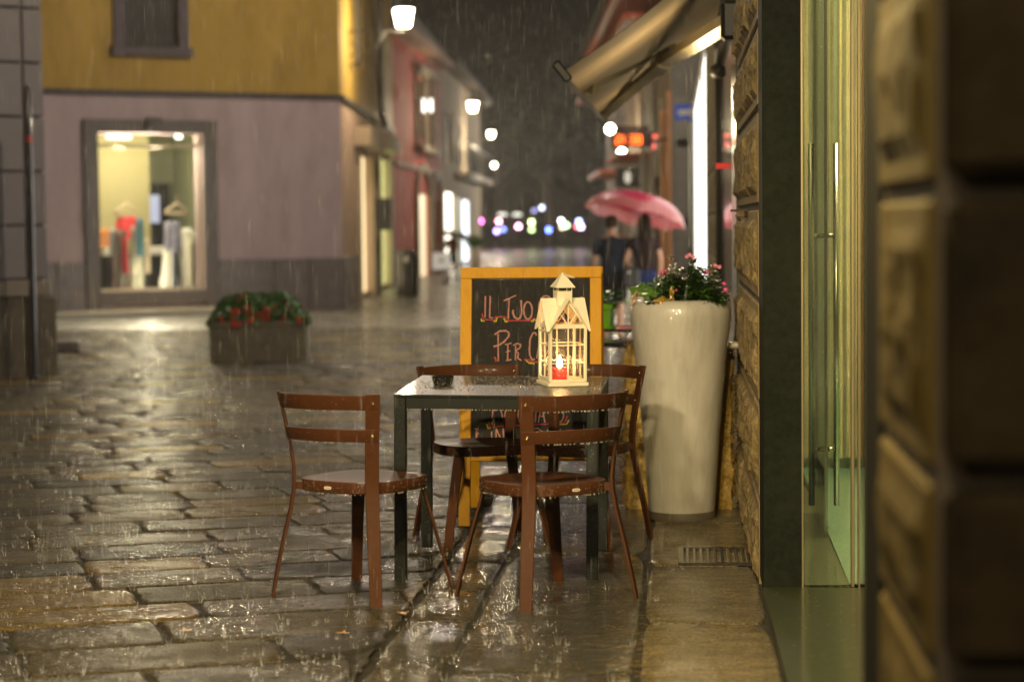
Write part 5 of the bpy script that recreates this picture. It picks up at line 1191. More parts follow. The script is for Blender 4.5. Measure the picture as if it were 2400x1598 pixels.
def hanger(px, py, w_, lab):
    s_, z_ = ip(px, py, -.72); t = thing('clothes_hanger', lab, 'hanger', wa.p(s_, -.72, z_), group='clothes hangers in the shop window'); mb = MB(); k = w_*.0085
    pts = [wa.p(s_-k*28, -.72, z_-k*26), wa.p(s_-k*24, -.72, z_-k*20), wa.p(s_, -.72, z_-k*3), wa.p(s_+k*24, -.72, z_-k*20), wa.p(s_+k*28, -.72, z_-k*26), wa.p(s_-k*28, -.72, z_-k*26)]
    mb.tube(pts, .022, 8); mb.tube([wa.p(s_, -.72, z_-k*3), wa.p(s_, -.72, z_+k*5), wa.p(s_+k*4, -.72, z_+k*9), wa.p(s_, -.72, z_+k*12)], .008, 6); obj('hanger', mb, mat('pale_wood', (.42, .33, .20), rough=.5), t, world=True, smooth=True)
hanger(295, 475, .95, 'large wooden hanger over the red top at the left of the shop window'); hanger(414, 473, 1.0, 'large wooden hanger over the white dresses at the right of the shop window')
(a, za_), (b, _) = ip(232, 600, -1.3), ip(392, 600, -1.3); t = thing('display_table', 'dark display table inside the clothes shop', 'table', wa.p(a, -1.3, zi0))
mb = MB(); wa.box(mb, a, b, -1.7, -1.2, za_-.05, za_); obj('top', mb, DKI, t, world=True)
mb = MB(); wa.box(mb, a+.05, b-.05, -1.65, -1.25, zi0, za_-.05); obj('front_panel', mb, mat('dark_panel', (.014, .011, .008), rough=.8, spec=.05), t, world=True)
for (x0, x1, lab) in ((335, 390, 'stack of folded white jumpers on the display table'), (238, 262, 'small stack of folded pale shirts at the left end of the display table')):
    (a, _), (b, _) = ip(x0, 590, -1.4), ip(x1, 590, -1.4); t = thing('folded_clothes', lab, 'clothes', wa.p((a+b)/2, -1.4, za_), group='folded clothes on the display table'); mb = MB()
    for k in range(3): wa.box(mb, a+.01*k, b-.015*k, -1.6, -1.25, za_+.055*k+.002, za_+.055*k+.052, bev=.02)
    obj('stack', mb, CL('folded_white', (.75, .72, .62)), t, world=True)
(a, zz_), (b, _) = ip(358, 490, -2.6), ip(374, 490, -2.6); t = thing('lit_screen', 'bluish lit panel on the back wall of the clothes shop', 'screen', wa.p(a, -2.6, zz_)); mb = MB(); wa.box(mb, a-.1, b, -2.7, -2.6, zz_-.28, zz_+.28); obj('panel', mb, emit('blue_panel', (.5, .62, 1.0), .55), t, world=True)
# ================================================================== red house, cream house
RED_ = mat('brick_red_render', (.42, .030, .012), rough=.75, var=.15, vscale=.9, dark=(.34, .022, .009), dscale=1.1)
R1 = CW((1040-1200)/F*70.7, 70.7); wr = WF(Ce, R1); zr_top = at(1030, 160, 70).z
rb = thing('red_house', 'brick-red house with pale framed windows and arched shop doors', 'building', (R1.x, R1.y, ZG))
ar1 = side_open(wr, 973, 1003, 455, 650); ar1 = (ar1[0], ar1[1], ZG, ar1[3]); ar2 = side_open(wr, 1010, 1028, 470, 640); ar2 = (ar2[0], ar2[1], ZG, ar2[3]); w1 = side_open(wr, 974, 990, 190, 330); w2 = side_open(wr, 998, 1012, 200, 340)
mb, *_ = wallmesh(Ce, R1, ZG-.2, zr_top, .4, [ar1, ar2, w1, w2]); obj('wall', mb, RED_, rb, world=True)
zb1 = at(930, 388, 56.5).z; mb = MB(); wr.box(mb, 0, wr.L, .003, .10, zb1, zb1+.14); wr.box(mb, 0, wr.L, -.3, .45, zr_top, zr_top+.25); obj('cornice', mb, mat('pale_pink_trim', (.30, .17, .13), rough=.7), rb, world=True)
TRIM = mat('pale_trim', (.20, .165, .12), rough=.7)
for w_ in (w1, w2):
    mb = MB(); a, b, c, d = w_
    for k in range(2): wr.box(mb, (a, b)[k]-.15, (a, b)[k]+.15, .003, .12, c-.2, d+.2)
    wr.box(mb, a-.3, b+.3, .003, .3, c-.35, c-.15); wr.box(mb, a-.3, b+.3, .003, .25, d+.15, d+.4); fw = obj('window_frame', mb, TRIM, rb, world=True)
    mb = MB(); wr.box(mb, a, b, -.25, -.2, c, d); obj('pane', mb, mat('dull_pane', (.10, .09, .075), rough=.15), fw, world=True)
for (px, lab) in ((981, 'left'), (998, 'right')):  # glowing boxes stand in for bright reflections in the upper windows
    s_, z_ = wfhit(wr, px, 248); mb = MB(); wr.box(mb, s_-.12, s_+.12, .13, .20, z_-.20, z_+.20); obj('reflection_pane', mb, emit('reflection_pane_glow', (1, .95, .85), 3), rb, world=True)
for (a, b, c, d), m_, nm in ((ar1, emit('arch_glow', (1, .82, .48), 1.1), 'lit_arch'), (ar2, mat('dark_arch', (.06, .045, .025), rough=.5), 'dark_arch')):
    mb = MB(); wr.box(mb, a, b, -.12, -.08, c, d); obj(nm, mb, m_, rb, world=True)
    mb = MB(); s_ = (a+b)/2; r_ = (b-a)/2
    for k in range(12):
        t0_, t1_ = math.pi*k/12, math.pi*(k+1)/12
        for q_ in (0,): mb.add([wr.p(s_+r_*math.cos(t0_), .03, d-.1+.8*math.sin(t0_)), wr.p(s_+r_*math.cos(t1_), .03, d-.1+.8*math.sin(t1_)), wr.p(s_+(r_+.25)*math.cos(t1_), .03, d-.1+1.05*math.sin(t1_)), wr.p(s_+(r_+.25)*math.cos(t0_), .03, d-.1+1.05*math.sin(t0_)),
            wr.p(s_+r_*math.cos(t0_), .12, d-.1+.8*math.sin(t0_)), wr.p(s_+r_*math.cos(t1_), .12, d-.1+.8*math.sin(t1_)), wr.p(s_+(r_+.25)*math.cos(t1_), .12, d-.1+1.05*math.sin(t1_)), wr.p(s_+(r_+.25)*math.cos(t0_), .12, d-.1+1.05*math.sin(t0_))], [(0, 1, 2, 3), (4, 5, 6, 7), (0, 1, 5, 4), (2, 3, 7, 6)])
    wr.box(mb, a-.25, a, .003, .12, ZG, d); wr.box(mb, b, b+.25, .003, .12, ZG, d); obj('arch_surround', mb, TRIM, rb, world=True)
CRM = mat('cream_render', (.46, .38, .28), rough=.8, var=.12, vscale=.8)
R2 = CW((1130-1200)/F*96, 96); wc = WF(R1, R2)
kb = thing('cream_house', 'cream house with lit shop windows and a balcony, beyond the red house', 'building', (R2.x, R2.y, ZG))
h = [side_open(wc, 1042, 1061, 452, 620), side_open(wc, 1068, 1076, 462, 610), side_open(wc, 1082, 1098, 470, 600)]; h = [(a, b, ZG+.1, d) for a, b, c, d in h]
v_ = [side_open(wc, 1046, 1060, 268, 380), side_open(wc, 1075, 1083, 300, 385), side_open(wc, 1096, 1104, 330, 390)]
mb, *_ = wallmesh(R1, R2, ZG-.2, zr_top+.2, .4, h+v_); obj('wall', mb, CRM, kb, world=True)
for (a, b, c, d), col, st_ in zip(h, ((1, .92, .72), (.75, .72, .5), (.80, .92, 1.0)), (3.6, .9, 3.0)):
    mb = MB(); wc.box(mb, a, b, -.08, -.04, c, d); obj('lit_shop_window', mb, emit('kb_%d' % int(st_*10), col, st_), kb, world=True)
for (a, b, c, d) in v_:
    mb = MB(); wc.box(mb, a, b, -.3, -.25, c, d); wc.box(mb, a-.8, a-.05, .01, .06, c, d); obj('shutter', mb, mat('charcoal_shutter', (.05, .045, .035), rough=.6), kb, world=True)
sa, zbal = wfhit(wc, 1068, 404); sb_, _ = wfhit(wc, 1125, 400); mb = MB(); wc.box(mb, sa, sb_, .003, .6, zbal-.2, zbal); bal = obj('balcony', mb, mat('pale_balcony', (.55, .50, .42), rough=.7), kb, world=True)
mb = MB()
for k in range(40): s_ = lerp(sa, sb_, k/39); wc.box(mb, s_-.02, s_+.02, .53, .56, zbal, zbal+1.0)
wc.box(mb, sa, sb_, .52, .58, zbal+1.0, zbal+1.05); obj('railing', mb, BLK, bal, world=True)
mb = MB(); wc.box(mb, -.5, wc.L+.3, -.3, .6, zr_top+.2, zr_top+.4); wc.box(mb, -.5, wc.L, -3.4, -1.5, zr_top+.4, zr_top+2.6); obj('roof', mb, mat('dark_roof', (.07, .05, .045), rough=.8), kb, world=True)
# ================================================================== grey rusticated building at the left edge
gp = G(112, 878); dG = 22.3; Gc = CW((112-1200)/F*dG, dG); Gl = CW((-500-1200)/F*20.6, 20.6); wg = WF(Gl, Gc)
gb = thing('grey_building', 'grey building with wide horizontal joints and a weathered plinth at the left edge', 'building', (Gc.x, Gc.y, gz(0, Gc.y)))
GR2 = mat('cool_grey_render', (.23, .21, .225), rough=.75, var=.08, vscale=2); zps = wfhit(wg, 80, 690)[1]; ljs = [wfhit(wg, 60, y_)[1] for y_ in (655, 529, 403, 275, 148, 20, -110, -240, -400, -600)]
mb = MB(); wg.box(mb, 0, wg.L-.02, -6, -.02, zps, 7.5, mi=1)
for a, b in zip(ljs, ljs[1:]):
    sj = wfhit(wg, 54, 300)[0]; wg.box(mb, 0, sj-.012, -.3, .02, a+.014, b-.014, bev=.008); wg.box(mb, sj+.012, wg.L, -6, .02, a+.014, b-.014, bev=.008)
obj('wall', mb, [GR2, mat('grey_joint', (.17, .15, .16), rough=.8)], gb, world=True)
mb = MB(); wg.box(mb, 0, wg.L+.03, -6, .05, zps-.02, ljs[0]-.01, bev=.015); obj('ledge', mb, mat('pale_grey_ledge', (.24, .20, .17), rough=.6), gb, world=True)
mb = MB(); wg.box(mb, 0, wfhit(wg, 58, 800)[0]-.01, -5.8, .07, -.6, zps-.03, bev=.01); wg.box(mb, wfhit(wg, 58, 800)[0]+.01, wg.L+.07, -5.9, .07, -.6, zps-.03, bev=.01)
obj('plinth', mb, mat('weathered_plinth', (.11, .088, .06), rough=.5, var=.35, vscale=3, coat=.6, coatr=.2, dark=(.04, .032, .025), dscale=2.2, bump=.4, bscale=20), gb, world=True)
pp = at(74, 600, 21.6); gpz = gz(pp.x, pp.y)
po = thing('metal_post', 'slim dark metal post with a small red sticker at the left edge', 'post', (pp.x, pp.y, gpz))
mb = MB(); zt_ = at(68, 208, 21.6).z-gpz; mb.tube([(0, 0, 0), (0, 0, zt_)], .036, 14); mb.ball((0, 0, zt_), .036, 8); mb.lathe([(.06, 0), (.06, .03), (.04, .05)], n=16); obj('pole', mb, mat('dark_post_paint', (.05, .05, .065), rough=.3, metal=.4, coat=.8), po, smooth=True, auto=40)
mb = MB(); zs = at(68, 326, 21.6).z-gpz; mb.lathe([(.0375, zs-.035), (.0375, zs+.035)], n=14, capb=False, capt=False); obj('sticker', mb, mat('red_sticker', (.5, .06, .05), rough=.5), po)
pl_ = CW((155-1200)/F*27.5, 27.5); lb = thing('low_kerb_block', 'low dark stone block on the wet street right of the grey building', 'stone block', (pl_.x, pl_.y, gz(0, pl_.y)))
mb = MB(); mb.box((-.1, 0, .07), (.55, .45, .16), rz=.25, bev=.03); obj('block', mb, DADO, lb)
# ---- concrete flower box
fp = G(598, 850); fz = fp.z
CONC = mat('mossy_concrete', (.095, .078, .048), rough=.6, var=.3, vscale=5, coat=.5, coatr=.25, dark=(.055, .045, .03), dscale=4, bump=.4, bscale=40)
fb = thing('flower_box', 'rectangular concrete planter full of red geraniums on the wet street', 'planter', M=Matrix.Translation((fp.x, fp.y+.30, fz)) @ Matrix.Rotation(YAW+R(3.0), 4, 'Z'))
mb = MB(); wd, dp, hh = 1.16, .55, .50
for (c, s_) in (((0, -dp/2+.03, hh/2), (wd, .06, hh)), ((0, dp/2-.03, hh/2), (wd, .06, hh)), ((-wd/2+.03, 0, hh/2), (.06, dp-.12, hh)), ((wd/2-.03, 0, hh/2), (.06, dp-.12, hh)), ((0, 0, .05), (wd-.12, dp-.12, .08))): mb.box(c, s_, bev=.008)
mb.box((0, -dp/2-.008, hh-.04), (wd+.02, .02, .07), bev=.006); mb.box((wd/2+.008, 0, hh-.04), (.02, dp, .07), bev=.006)
obj('box', mb, CONC, fb)
mb = MB(); mb.box((0, 0, hh-.05), (wd-.13, dp-.13, .04)); obj('soil', mb, MATS['potting_soil'], fb)
fo = MB(); GF = []; rnd = random.Random(77)
for k in range(3400):
    u = rnd.uniform(-1, 1); v = rnd.uniform(-1, 1); H = .36*(1-abs(u)**4.5)*(1-.5*v*v)
    t = rnd.random()**.5; p = Vector((u*.60, v*.28*(1+.2*rnd.random()), hh-.04 + H*t)); a = rnd.random()*6.283
    q = Vector((math.cos(a), math.sin(a), rnd.uniform(-.3, .7))).to_track_quat('Z', 'Y').to_matrix(); r_ = rnd.uniform(.018, .038)
    n = 6; fo.add([p + q @ Vector((r_*math.cos(6.283*i/n), r_*math.sin(6.283*i/n), .006*(i % 2))) for i in range(n)], [tuple(range(n))], rnd.choice((0, 0, 1)))
for k in range(34):
    u = rnd.uniform(-.95, .95); v = rnd.choice((-1, -1, rnd.uniform(-1, .3))); H = .37*(1-abs(u)**4.5)*(1-.5*v*v); t = rnd.uniform(.25, 1.05); c = Vector((u*.58, v*.29, hh-.04+H*t))
    fl = MB(); GF.append(fl)
    for j in range(rnd.randint(5, 14)): fl.ball(c + Vector((rnd.gauss(0, .016), rnd.gauss(0, .016), rnd.gauss(0, .014))), rnd.uniform(.008, .016), 5)
for c0 in ((-.25, -.30, hh-.04), (-.10, -.30, hh+.0), (.10, -.31, hh+.03)):
    fl = MB(); GF.append(fl)
    for j in range(26): fl.ball(Vector(c0) + Vector((rnd.gauss(0, .03), rnd.gauss(0, .01), rnd.gauss(0, .014))), rnd.uniform(.008, .015), 5)
obj('foliage', fo, [LG, LG2], fb)
for fl in GF: obj('flower', fl, mat('scarlet_petal', (.60, .025, .015), rough=.5), fb, smooth=True)
# ---- litter bin
q = G(956, 694); bn_ = thing('litter_bin', 'dark cylindrical litter bin with a pale round badge by the red house', 'litter bin', q)
mb = MB(); mb.lathe([(.22, 0), (.25, .03), (.26, .12), (.265, .80), (.28, .84), (.275, .90), (.24, .98), (.14, 1.05), (.03, 1.08)], n=28); obj('body', mb, mat('bin_charcoal', (.028, .026, .024), rough=.35, coat=.6), bn_, smooth=True, auto=40)
mb = MB(); mb.prism([(.06*math.cos(a), .06*math.sin(a)) for a in [2*math.pi*k/18 for k in range(18)]], .02, Matrix.Translation((-.0, -.262, .84)) @ Matrix.Rotation(R(90), 4, 'X')); obj('badge', mb, mat('bin_badge', (.55, .50, .45), rough=.5), bn_)
# ================================================================== lamps
LGL = emit('lantern_lamp_glass', (1.0, .90, .66), 26)
def lantern_lamp(px, py, d, wall, lab, power, hgt=.46, arm=1.15):
    c = at(px, py, d); t = thing('street_lamp', lab, 'street lamp', c, group='lantern street lamps along the left buildings'); s_ = hgt/.46
    A = Matrix.Rotation(YAW+.35, 3, 'Z'); mb = MB(); w0_, w1_ = .145*s_, .215*s_
    V = [A @ Vector((sx*w, sy*w, z)) for z, w in ((-hgt/2, w0_), (hgt/2, w1_)) for sx, sy in ((-1, -1), (1, -1), (1, 1), (-1, 1))]
    mb.add(V, [(0, 1, 5, 4), (1, 2, 6, 5), (2, 3, 7, 6), (3, 0, 4, 7), (0, 3, 2, 1)]); obj('glass', mb, LGL, t)
    mb = MB(); rf = [A @ Vector((sx*w, sy*w, z)) for z, w in ((hgt/2, w1_*1.1), (hgt/2+.16*s_, .06*s_)) for sx, sy in ((-1, -1), (1, -1), (1, 1), (-1, 1))]
    mb.add(rf, [(0, 1, 5, 4), (1, 2, 6, 5), (2, 3, 7, 6), (3, 0, 4, 7), (0, 3, 2, 1), (4, 5, 6, 7)]); mb.ball((0, 0, hgt/2+.20*s_), .045*s_, 8)
    for i in range(4): mb.tube([V[i], V[i+4]], .012*s_, 5)
    mb.tube([(0, 0, -hgt/2), (0, 0, -hgt/2-.10*s_)], .03*s_, 8); obj('frame', mb, BLK, t)
    mb = MB(); za = -hgt/2-.10*s_; mb.tube([(0, 0, za), (-arm, -.1, za)], .020*s_, 6)
    e = -arm; sp = [(e+.05 + r_*math.cos(a), -.1, za-.33+ r_*math.sin(a)) for a, r_ in [(math.pi*.5 + k*.33, .30-.0125*k) for k in range(20)]]
    mb.tube([(e, -.1, za-.75), (e+.28, -.1, za-.58), (e+.55, -.07, za-.35), (e+.78, -.05, za-.03)], .018*s_, 6); mb.tube(sp, .017*s_, 6); mb.tube([(e, -.1, za+.05), (e, -.1, za-.85)], .03*s_, 6)
    obj('bracket', mb, BLK, t)
    point_light('street_lamp_light', (c.x+.05, c.y-.25, c.z-hgt/2-.28), power, WARM, .12)
    return t
lantern_lamp(946, 43, 43, None, 'nearest lantern street lamp on a scroll bracket at the yellow wall', 320, hgt=.36)
lantern_lamp(1108, 251, 64, None, 'second lantern street lamp, above the cream house shutters', 200, hgt=.27)
lantern_lamp(1151, 316, 84, None, 'third lantern street lamp, above the balcony', 260, hgt=.23)
lantern_lamp(1158, 388, 104, None, 'farthest and smallest lantern street lamp', 350, hgt=.19)
def unseen_lamp(p, power, lab, r=.16, col=WARM, spot=None, aim=None):  # out-of-view lamps put in for their light, with shade and bulb
    t = thing('unseen_lamp', lab, 'street lamp', p, group='unseen lamps added over the street and square'); mb = MB()
    mb.lathe([(.05, .12), (.22, .02), (.25, -.03)], n=24, capb=False, capt=False); mb.tube([(-6, 0, .35), (0, 0, .15), (6, 0, .35)], .008, 5); obj('shade', mb, BLK, t, smooth=True)
    mb = MB(); mb.ball((0, 0, -.02), .10, 8); obj('bulb', mb, emit('unseen_lamp_bulb', (1, .85, .6), 18), t, smooth=True)
    if spot: point_light('unseen_lamp_light', (p[0], p[1], p[2]-.25), power, col, r, spot=spot, blend=.55, dirv=Vector(aim)-Vector(p))
    else: point_light('unseen_lamp_light', (p[0], p[1], p[2]-.25), power, col, r)
unseen_lamp((-1.4, -6.5, 9.0), 4200, 'unseen shaded lamp high behind the camera, lighting the table from the front', r=.35, col=(1, .80, .50), spot=36, aim=(-.9, 9.3, .4))
unseen_lamp((-4.8, -5.2, 8.2), 5600, 'unseen shaded lamp high behind and left of the camera, lighting the table', r=.30, col=(1, .79, .48), spot=36, aim=(-.9, 9.0, .4))
unseen_lamp((-3.2, 18.5, 7.6), 800, 'unseen lamp added above the middle of the street to brighten its stones', col=(1, .82, .58))  # added above the view to brighten the mid-street paving
unseen_lamp((-3.6, 33.0, 8.6), 1350, 'unseen lamp added above the street to light the lilac wall', col=(1, .84, .70))  # added above the view to light the lilac front
unseen_lamp((-3.0, -9.0, 4.6), 1500, 'unseen lamp added far behind the camera as front light', r=.3)
# ================================================================== PEOPLE
SKIN = mat('skin', (.42, .22, .13), rough=.5, var=.06)
def skinned(name, verts, edges, radii, m, parent, sub=2, root=0):
    me = bpy.data.meshes.new(name); me.from_pydata([tuple(v) for v in verts], edges, []); me.materials.append(m)
    o = bpy.data.objects.new(name, me); COL.objects.link(o); o.parent = parent; THM[o.name] = THM[parent.name]
    md = o.modifiers.new('skin', 'SKIN'); md.use_smooth_shade = True
    if not me.skin_vertices: me.skin_vertices.new()
    for i, r in enumerate(radii):
        sv = me.skin_vertices[0].data[i]; sv.radius = r if isinstance(r, tuple) else (r, r); sv.use_root = (i == root)
    o.modifiers.new('sub', 'SUBSURF').levels = sub; o.modifiers['sub'].render_levels = sub
    return o
def person(label, p, ang, H, shirt, shorts, shoe, arms, legs, girl=False, grp=None, headturn=0, hair=None, cap=False):
    """local frame: person faces +Y (away from the camera), z up. H total height"""
    k = H/1.75; t = thing('person', label, 'person', M=Matrix.Translation(p) @ Matrix.Rotation(ang, 4, 'Z'), group=grp); V = lambda x, y, z: Vector((x*k, y*k, z*k))
    sh = .165 if girl else .195; hp = .095
    v = [V(0, 0, .95), V(0, 0, 1.12), V(0, 0, 1.32), V(0, 0, 1.44), V(0, .01, 1.50), V(0, .015, 1.56)]; e = [(0, 1), (1, 2), (2, 3), (3, 4), (4, 5)]
    w_ = .9 if girl else 1
    r = [.10*k, .085*k, .09*k, .062*k, .05*k, .048*k]
    n = len(v)
    for s_, arm in ((-1, arms[0]), (1, arms[1])):
        sh_ = V(s_*sh, 0, 1.40); el = V(*arm[0]); wr_ = V(*arm[1]); b = len(v)
        v += [sh_, sh_.lerp(el, .5), el, el.lerp(wr_, .55), wr_]; e += [(2 if False else 3, b), (b, b+1), (b+1, b+2), (b+2, b+3), (b+3, b+4)]
        q = .85 if girl else 1; r += [.058*k*q, .046*k*q, .038*k*q, .034*k*q, .025*k*q]
    for s_, leg in ((-1, legs[0]), (1, legs[1])):
        hip = V(s_*hp, 0, .90); kn = V(*leg[0]); an = V(*leg[1]); b = len(v)
        v += [hip, hip.lerp(kn, .5), kn, kn.lerp(an, .35), an, an + V(0, .03, -.055), an+V(0, .13, -.062)]; e += [(0, b), (b, b+1), (b+1, b+2), (b+2, b+3), (b+3, b+4), (b+4, b+5), (b+5, b+6)]
        r += [.092*k, .080*k, .056*k, .056*k, .037*k, .036*k, .030*k]
    body = skinned('body', v, e, r, SKIN, t)
    # hands: palm, four fingers and a thumb
    for s_, arm in ((-1, arms[0]), (1, arms[1])):
        el, w0_ = V(*arm[0]), V(*arm[1]); d = (w0_-el).normalized(); sd = d.cross(Vector((0, 1, 0)));
        if sd.length < .2: sd = Vector((1, 0, 0))
        sd.normalize(); up = sd.cross(d); hv = [w0_, w0_+d*.045*k, w0_+d*.085*k]; he = [(0, 1), (1, 2)]; hr = [.024*k, .034*k, .032*k]
        for j, (o_, L_) in enumerate(((-.024, .060), (-.008, .070), (.008, .066), (.023, .052))):
            b = len(hv); a1 = hv[2] + sd*o_*k + d*.02*k; a2 = a1 + d*L_*.5*k + up*.015*k; a3 = a2 + d*L_*.3*k + up*.03*k; hv += [a1, a2, a3]; he += [(2, b), (b, b+1), (b+1, b+2)]; hr += [.009*k, .0085*k, .007*k]
        b = len(hv); hv += [hv[1]+sd*s_*-.038*k, hv[1]+sd*s_*-.055*k+d*.035*k]; he += [(1, b), (b, b+1)]; hr += [.011*k, .008*k]
        skinned('hand', hv, he, hr, SKIN, t, sub=1)
    # head with face, ears
    hM = Matrix.Translation(V(0, .02, 1.645)) @ Matrix.Rotation(R(headturn), 4, 'Z'); mb = MB(); hh_ = .115*k; n1, n2 = 20, 14; o = len(mb.v)
    for j in range(n2+1):
        ph = math.pi*j/n2
        for i in range(n1):
            th = 2*math.pi*i/n1; x = math.sin(ph)*math.cos(th)*.077*k; y = math.sin(ph)*math.sin(th)*.095*k; z = -math.cos(ph)*hh_
            if z < 0: x *= 1-.35*(-z/hh_)**2; y = y*(1-.2*(-z/hh_)) + .012*k*(-z/hh_)
            f = math.exp(-((x/(.014*k))**2)) if y > 0 else 0; y += f*.020*k*math.exp(-((z+.012*k)/(.026*k))**2)             # nose
            if y > 0: y -= .008*k*math.exp(-((abs(x)-.032*k)/(.014*k))**2-((z-.008*k)/(.012*k))**2); y += .005*k*math.exp(-(x/(.022*k))**2-((z+.05*k)/(.008*k))**2)
            mb.v.append(tuple(hM @ Vector((x, y, z))))
    for j in range(n2):
        for i in range(n1): mb.face((o+j*n1+i, o+j*n1+(i+1) % n1, o+(j+1)*n1+(i+1) % n1, o+(j+1)*n1+i))
    for s_ in (-1, 1): mb.ball(hM @ Vector((s_*.078*k, -.005*k, 0)), .018*k, 6, sz=1.6)
    obj('head', mb, SKIN, t, smooth=True)
    mb = MB()
    for s_ in (-1, 1): mb.ball(hM @ Vector((s_*.031*k, .083*k, .008*k)), .010*k, 6)
    mb.box(hM @ Vector((0, .094*k, -.050*k)), (.042*k, .006*k, .008*k)); obj('face_features', mb, mat('eye_dark', (.05, .02, .02), rough=.3), t)
    # hair
    HM = mat('dark_hair', (.016, .009, .005), rough=.45, spec=.06, var=.4, vscale=60, stretch=(6, 6, .4)) if girl or hair is None else hair
    mb = MB()
    if girl:
        prof = [(1.775, .02, .03, 0), (1.765, .055, .065, -.005), (1.73, .082, .098, -.008), (1.67, .092, .108, -.012), (1.60, .090, .085, -.045), (1.52, .098, .060, -.078), (1.42, .115, .045, -.098), (1.30, .118, .040, -.108), (1.18, .105, .034, -.112), (1.08, .075, .026, -.112), (1.04, .03, .012, -.112)]
        n = 26
        for z, a, b, oy in prof:
            for i in range(n):
                th = 2*math.pi*i/n; f = 1+.03*math.sin(th*9+z*5); y = b*math.sin(th)*f + oy
                if z > 1.58 and z < 1.74: y = min(y, .045)
                mb.v.append(tuple(V(a*math.cos(th)*f, y+.02, z)))
        for j in range(len(prof)-1):
            for i in range(n): mb.face((j*n+i, j*n+(i+1) % n, (j+1)*n+(i+1) % n, (j+1)*n+i))
        mb.face(tuple(range(n))); mb.face(tuple((len(prof)-1)*n+i for i in range(n)))
    else:
        n = 22; pr = [(.128, .012), (.120, .045), (.098, .072), (.06, .089), (.02, .093), (-.02, .090), (-.05, .080)]
        for z, a in pr:
            for i in range(n):
                th = 2*math.pi*i/n; f = 1+.05*noise.noise(Vector((th*3, z*40, 1))); x = a*math.cos(th)*f; y = a*1.14*math.sin(th)*f-.006; zz_ = z
                if math.sin(th) > .25 and z < .06: y *= .8; x *= .93; zz_ = max(z, .055)
                mb.v.append(tuple(hM @ Vector((x*k, y*k, zz_*k))))
        for j in range(len(pr)-1):
            for i in range(n): mb.face((j*n+i, j*n+(i+1) % n, (j+1)*n+(i+1) % n, (j+1)*n+i))
        mb.face(tuple(range(n)))
    obj('hair', mb, HM, t, smooth=True)
    # clothes grown round the same skeleton, a little thicker
    def loft(mb, rings, n=22, mi=0):
        o = len(mb.v)
        for (z, a, b, oy) in rings:
            for i in range(n):
                th = 2*math.pi*i/n; f = 1+.025*math.sin(th*7+z*18); mb.v.append(tuple(V(a*math.cos(th)*f, b*math.sin(th)*f+oy, z)))
        for j in range(len(rings)-1):
            for i in range(n): mb.face((o+j*n+i, o+j*n+(i+1) % n, o+(j+1)*n+(i+1) % n, o+(j+1)*n+i), mi)
        mb.face(tuple(o+i for i in range(n)), mi); mb.face(tuple(o+(len(rings)-1)*n+i for i in range(n)), mi)
    q = .90 if girl else 1.0; mb = MB(); zl = 1.02 if girl else .88
    loft(mb, [(zl, .150*q, .115, 0), (zl+.03, .165*q, .122, 0), (1.12, .150*q, .112, 0), (1.25, .172*q, .122, -.005), (1.36, .205*q, .125, -.01), (1.41, .205*q, .112, -.01), (1.445, .165*q, .092, 0), (1.475, .085, .070, .005), (1.49, .062, .058, .01)])
    for s_, arm in ((-1, arms[0]), (1, arms[1])):
        sh_ = V(s_*sh*.93, 0, 1.395); el = V(*arm[0]); ed = sh_.lerp(el, .42 if girl else .66); mb.tube([V(s_*sh*.5, 0, 1.40), sh_, sh_.lerp(ed, .5), ed], [.070*k*q, .075*k*q, .068*k*q, .062*k*q], 14)
    obj('shirt', mb, shirt, t, smooth=True)
    mb = MB(); loft(mb, [(1.02, .142, .108, 0), (.97, .158, .118, -.005), (.90, .182, .135, -.012), (.84, .182, .132, -.012), (.79, .12, .11, -.01)])
    for s_, leg in ((-1, legs[0]), (1, legs[1])):
        hip = V(s_*hp, -.005, .88); kn = V(*leg[0]); mb.tube([hip, hip.lerp(kn, .3), hip.lerp(kn, .42 if girl else .80)], [.103*k, .102*k, .094*k], 16)
    obj('shorts', mb, shorts, t, smooth=True)
    for s_, leg in ((-1, legs[0]), (1, legs[1])):
        an = V(*leg[1]); mb = MB(); 
        for q_, (yy, ww, zz_) in enumerate(((-.065, .034, .05), (-.03, .042, .065), (.03, .043, .075), (.10, .048, .055), (.165, .044, .04), (.195, .024, .03))):
            for (cx, cz_) in ((-1, 0), (-1, .6), (-.5, 1), (.5, 1), (1, .6), (1, 0)): mb.v.append(tuple(Vector((an.x + cx*ww*k, an.y+yy*k, an.z-.085*k + cz_*zz_*1.4*k))))
        for a_ in range(5):
            for b_ in range(6): mb.face((a_*6+b_, a_*6+(b_+1) % 6, (a_+1)*6+(b_+1) % 6, (a_+1)*6+b_))
        mb.face(tuple(range(6))); mb.face(tuple(30+i for i in range(6))); obj('shoe', mb, shoe, t, smooth=True)
    return t
NAVY = mat('navy_cloth', (.012, .014, .022), rough=.8, spec=.06, var=.3, vscale=6); PLUM = mat('dark_plum_cloth', (.022, .010, .012), rough=.8, spec=.06, var=.3, vscale=6)
DEN = mat('blue_denim', (.012, .02, .06), rough=.8, spec=.06, var=.25, vscale=30); BSH = mat('black_shorts', (.012, .011, .012), rough=.8, spec=.06); SHOE = mat('dark_shoe', (.02, .018, .018), rough=.5)
dP = 28.0; pb_ = CW((1437-1200)/F*dP, dP); pb_.z = gz(pb_.x, pb_.y); pg = CW((1512-1200)/F*dP, dP-.05); pg.z = gz(pg.x, pg.y)
GP = 'couple walking under the pink umbrella'
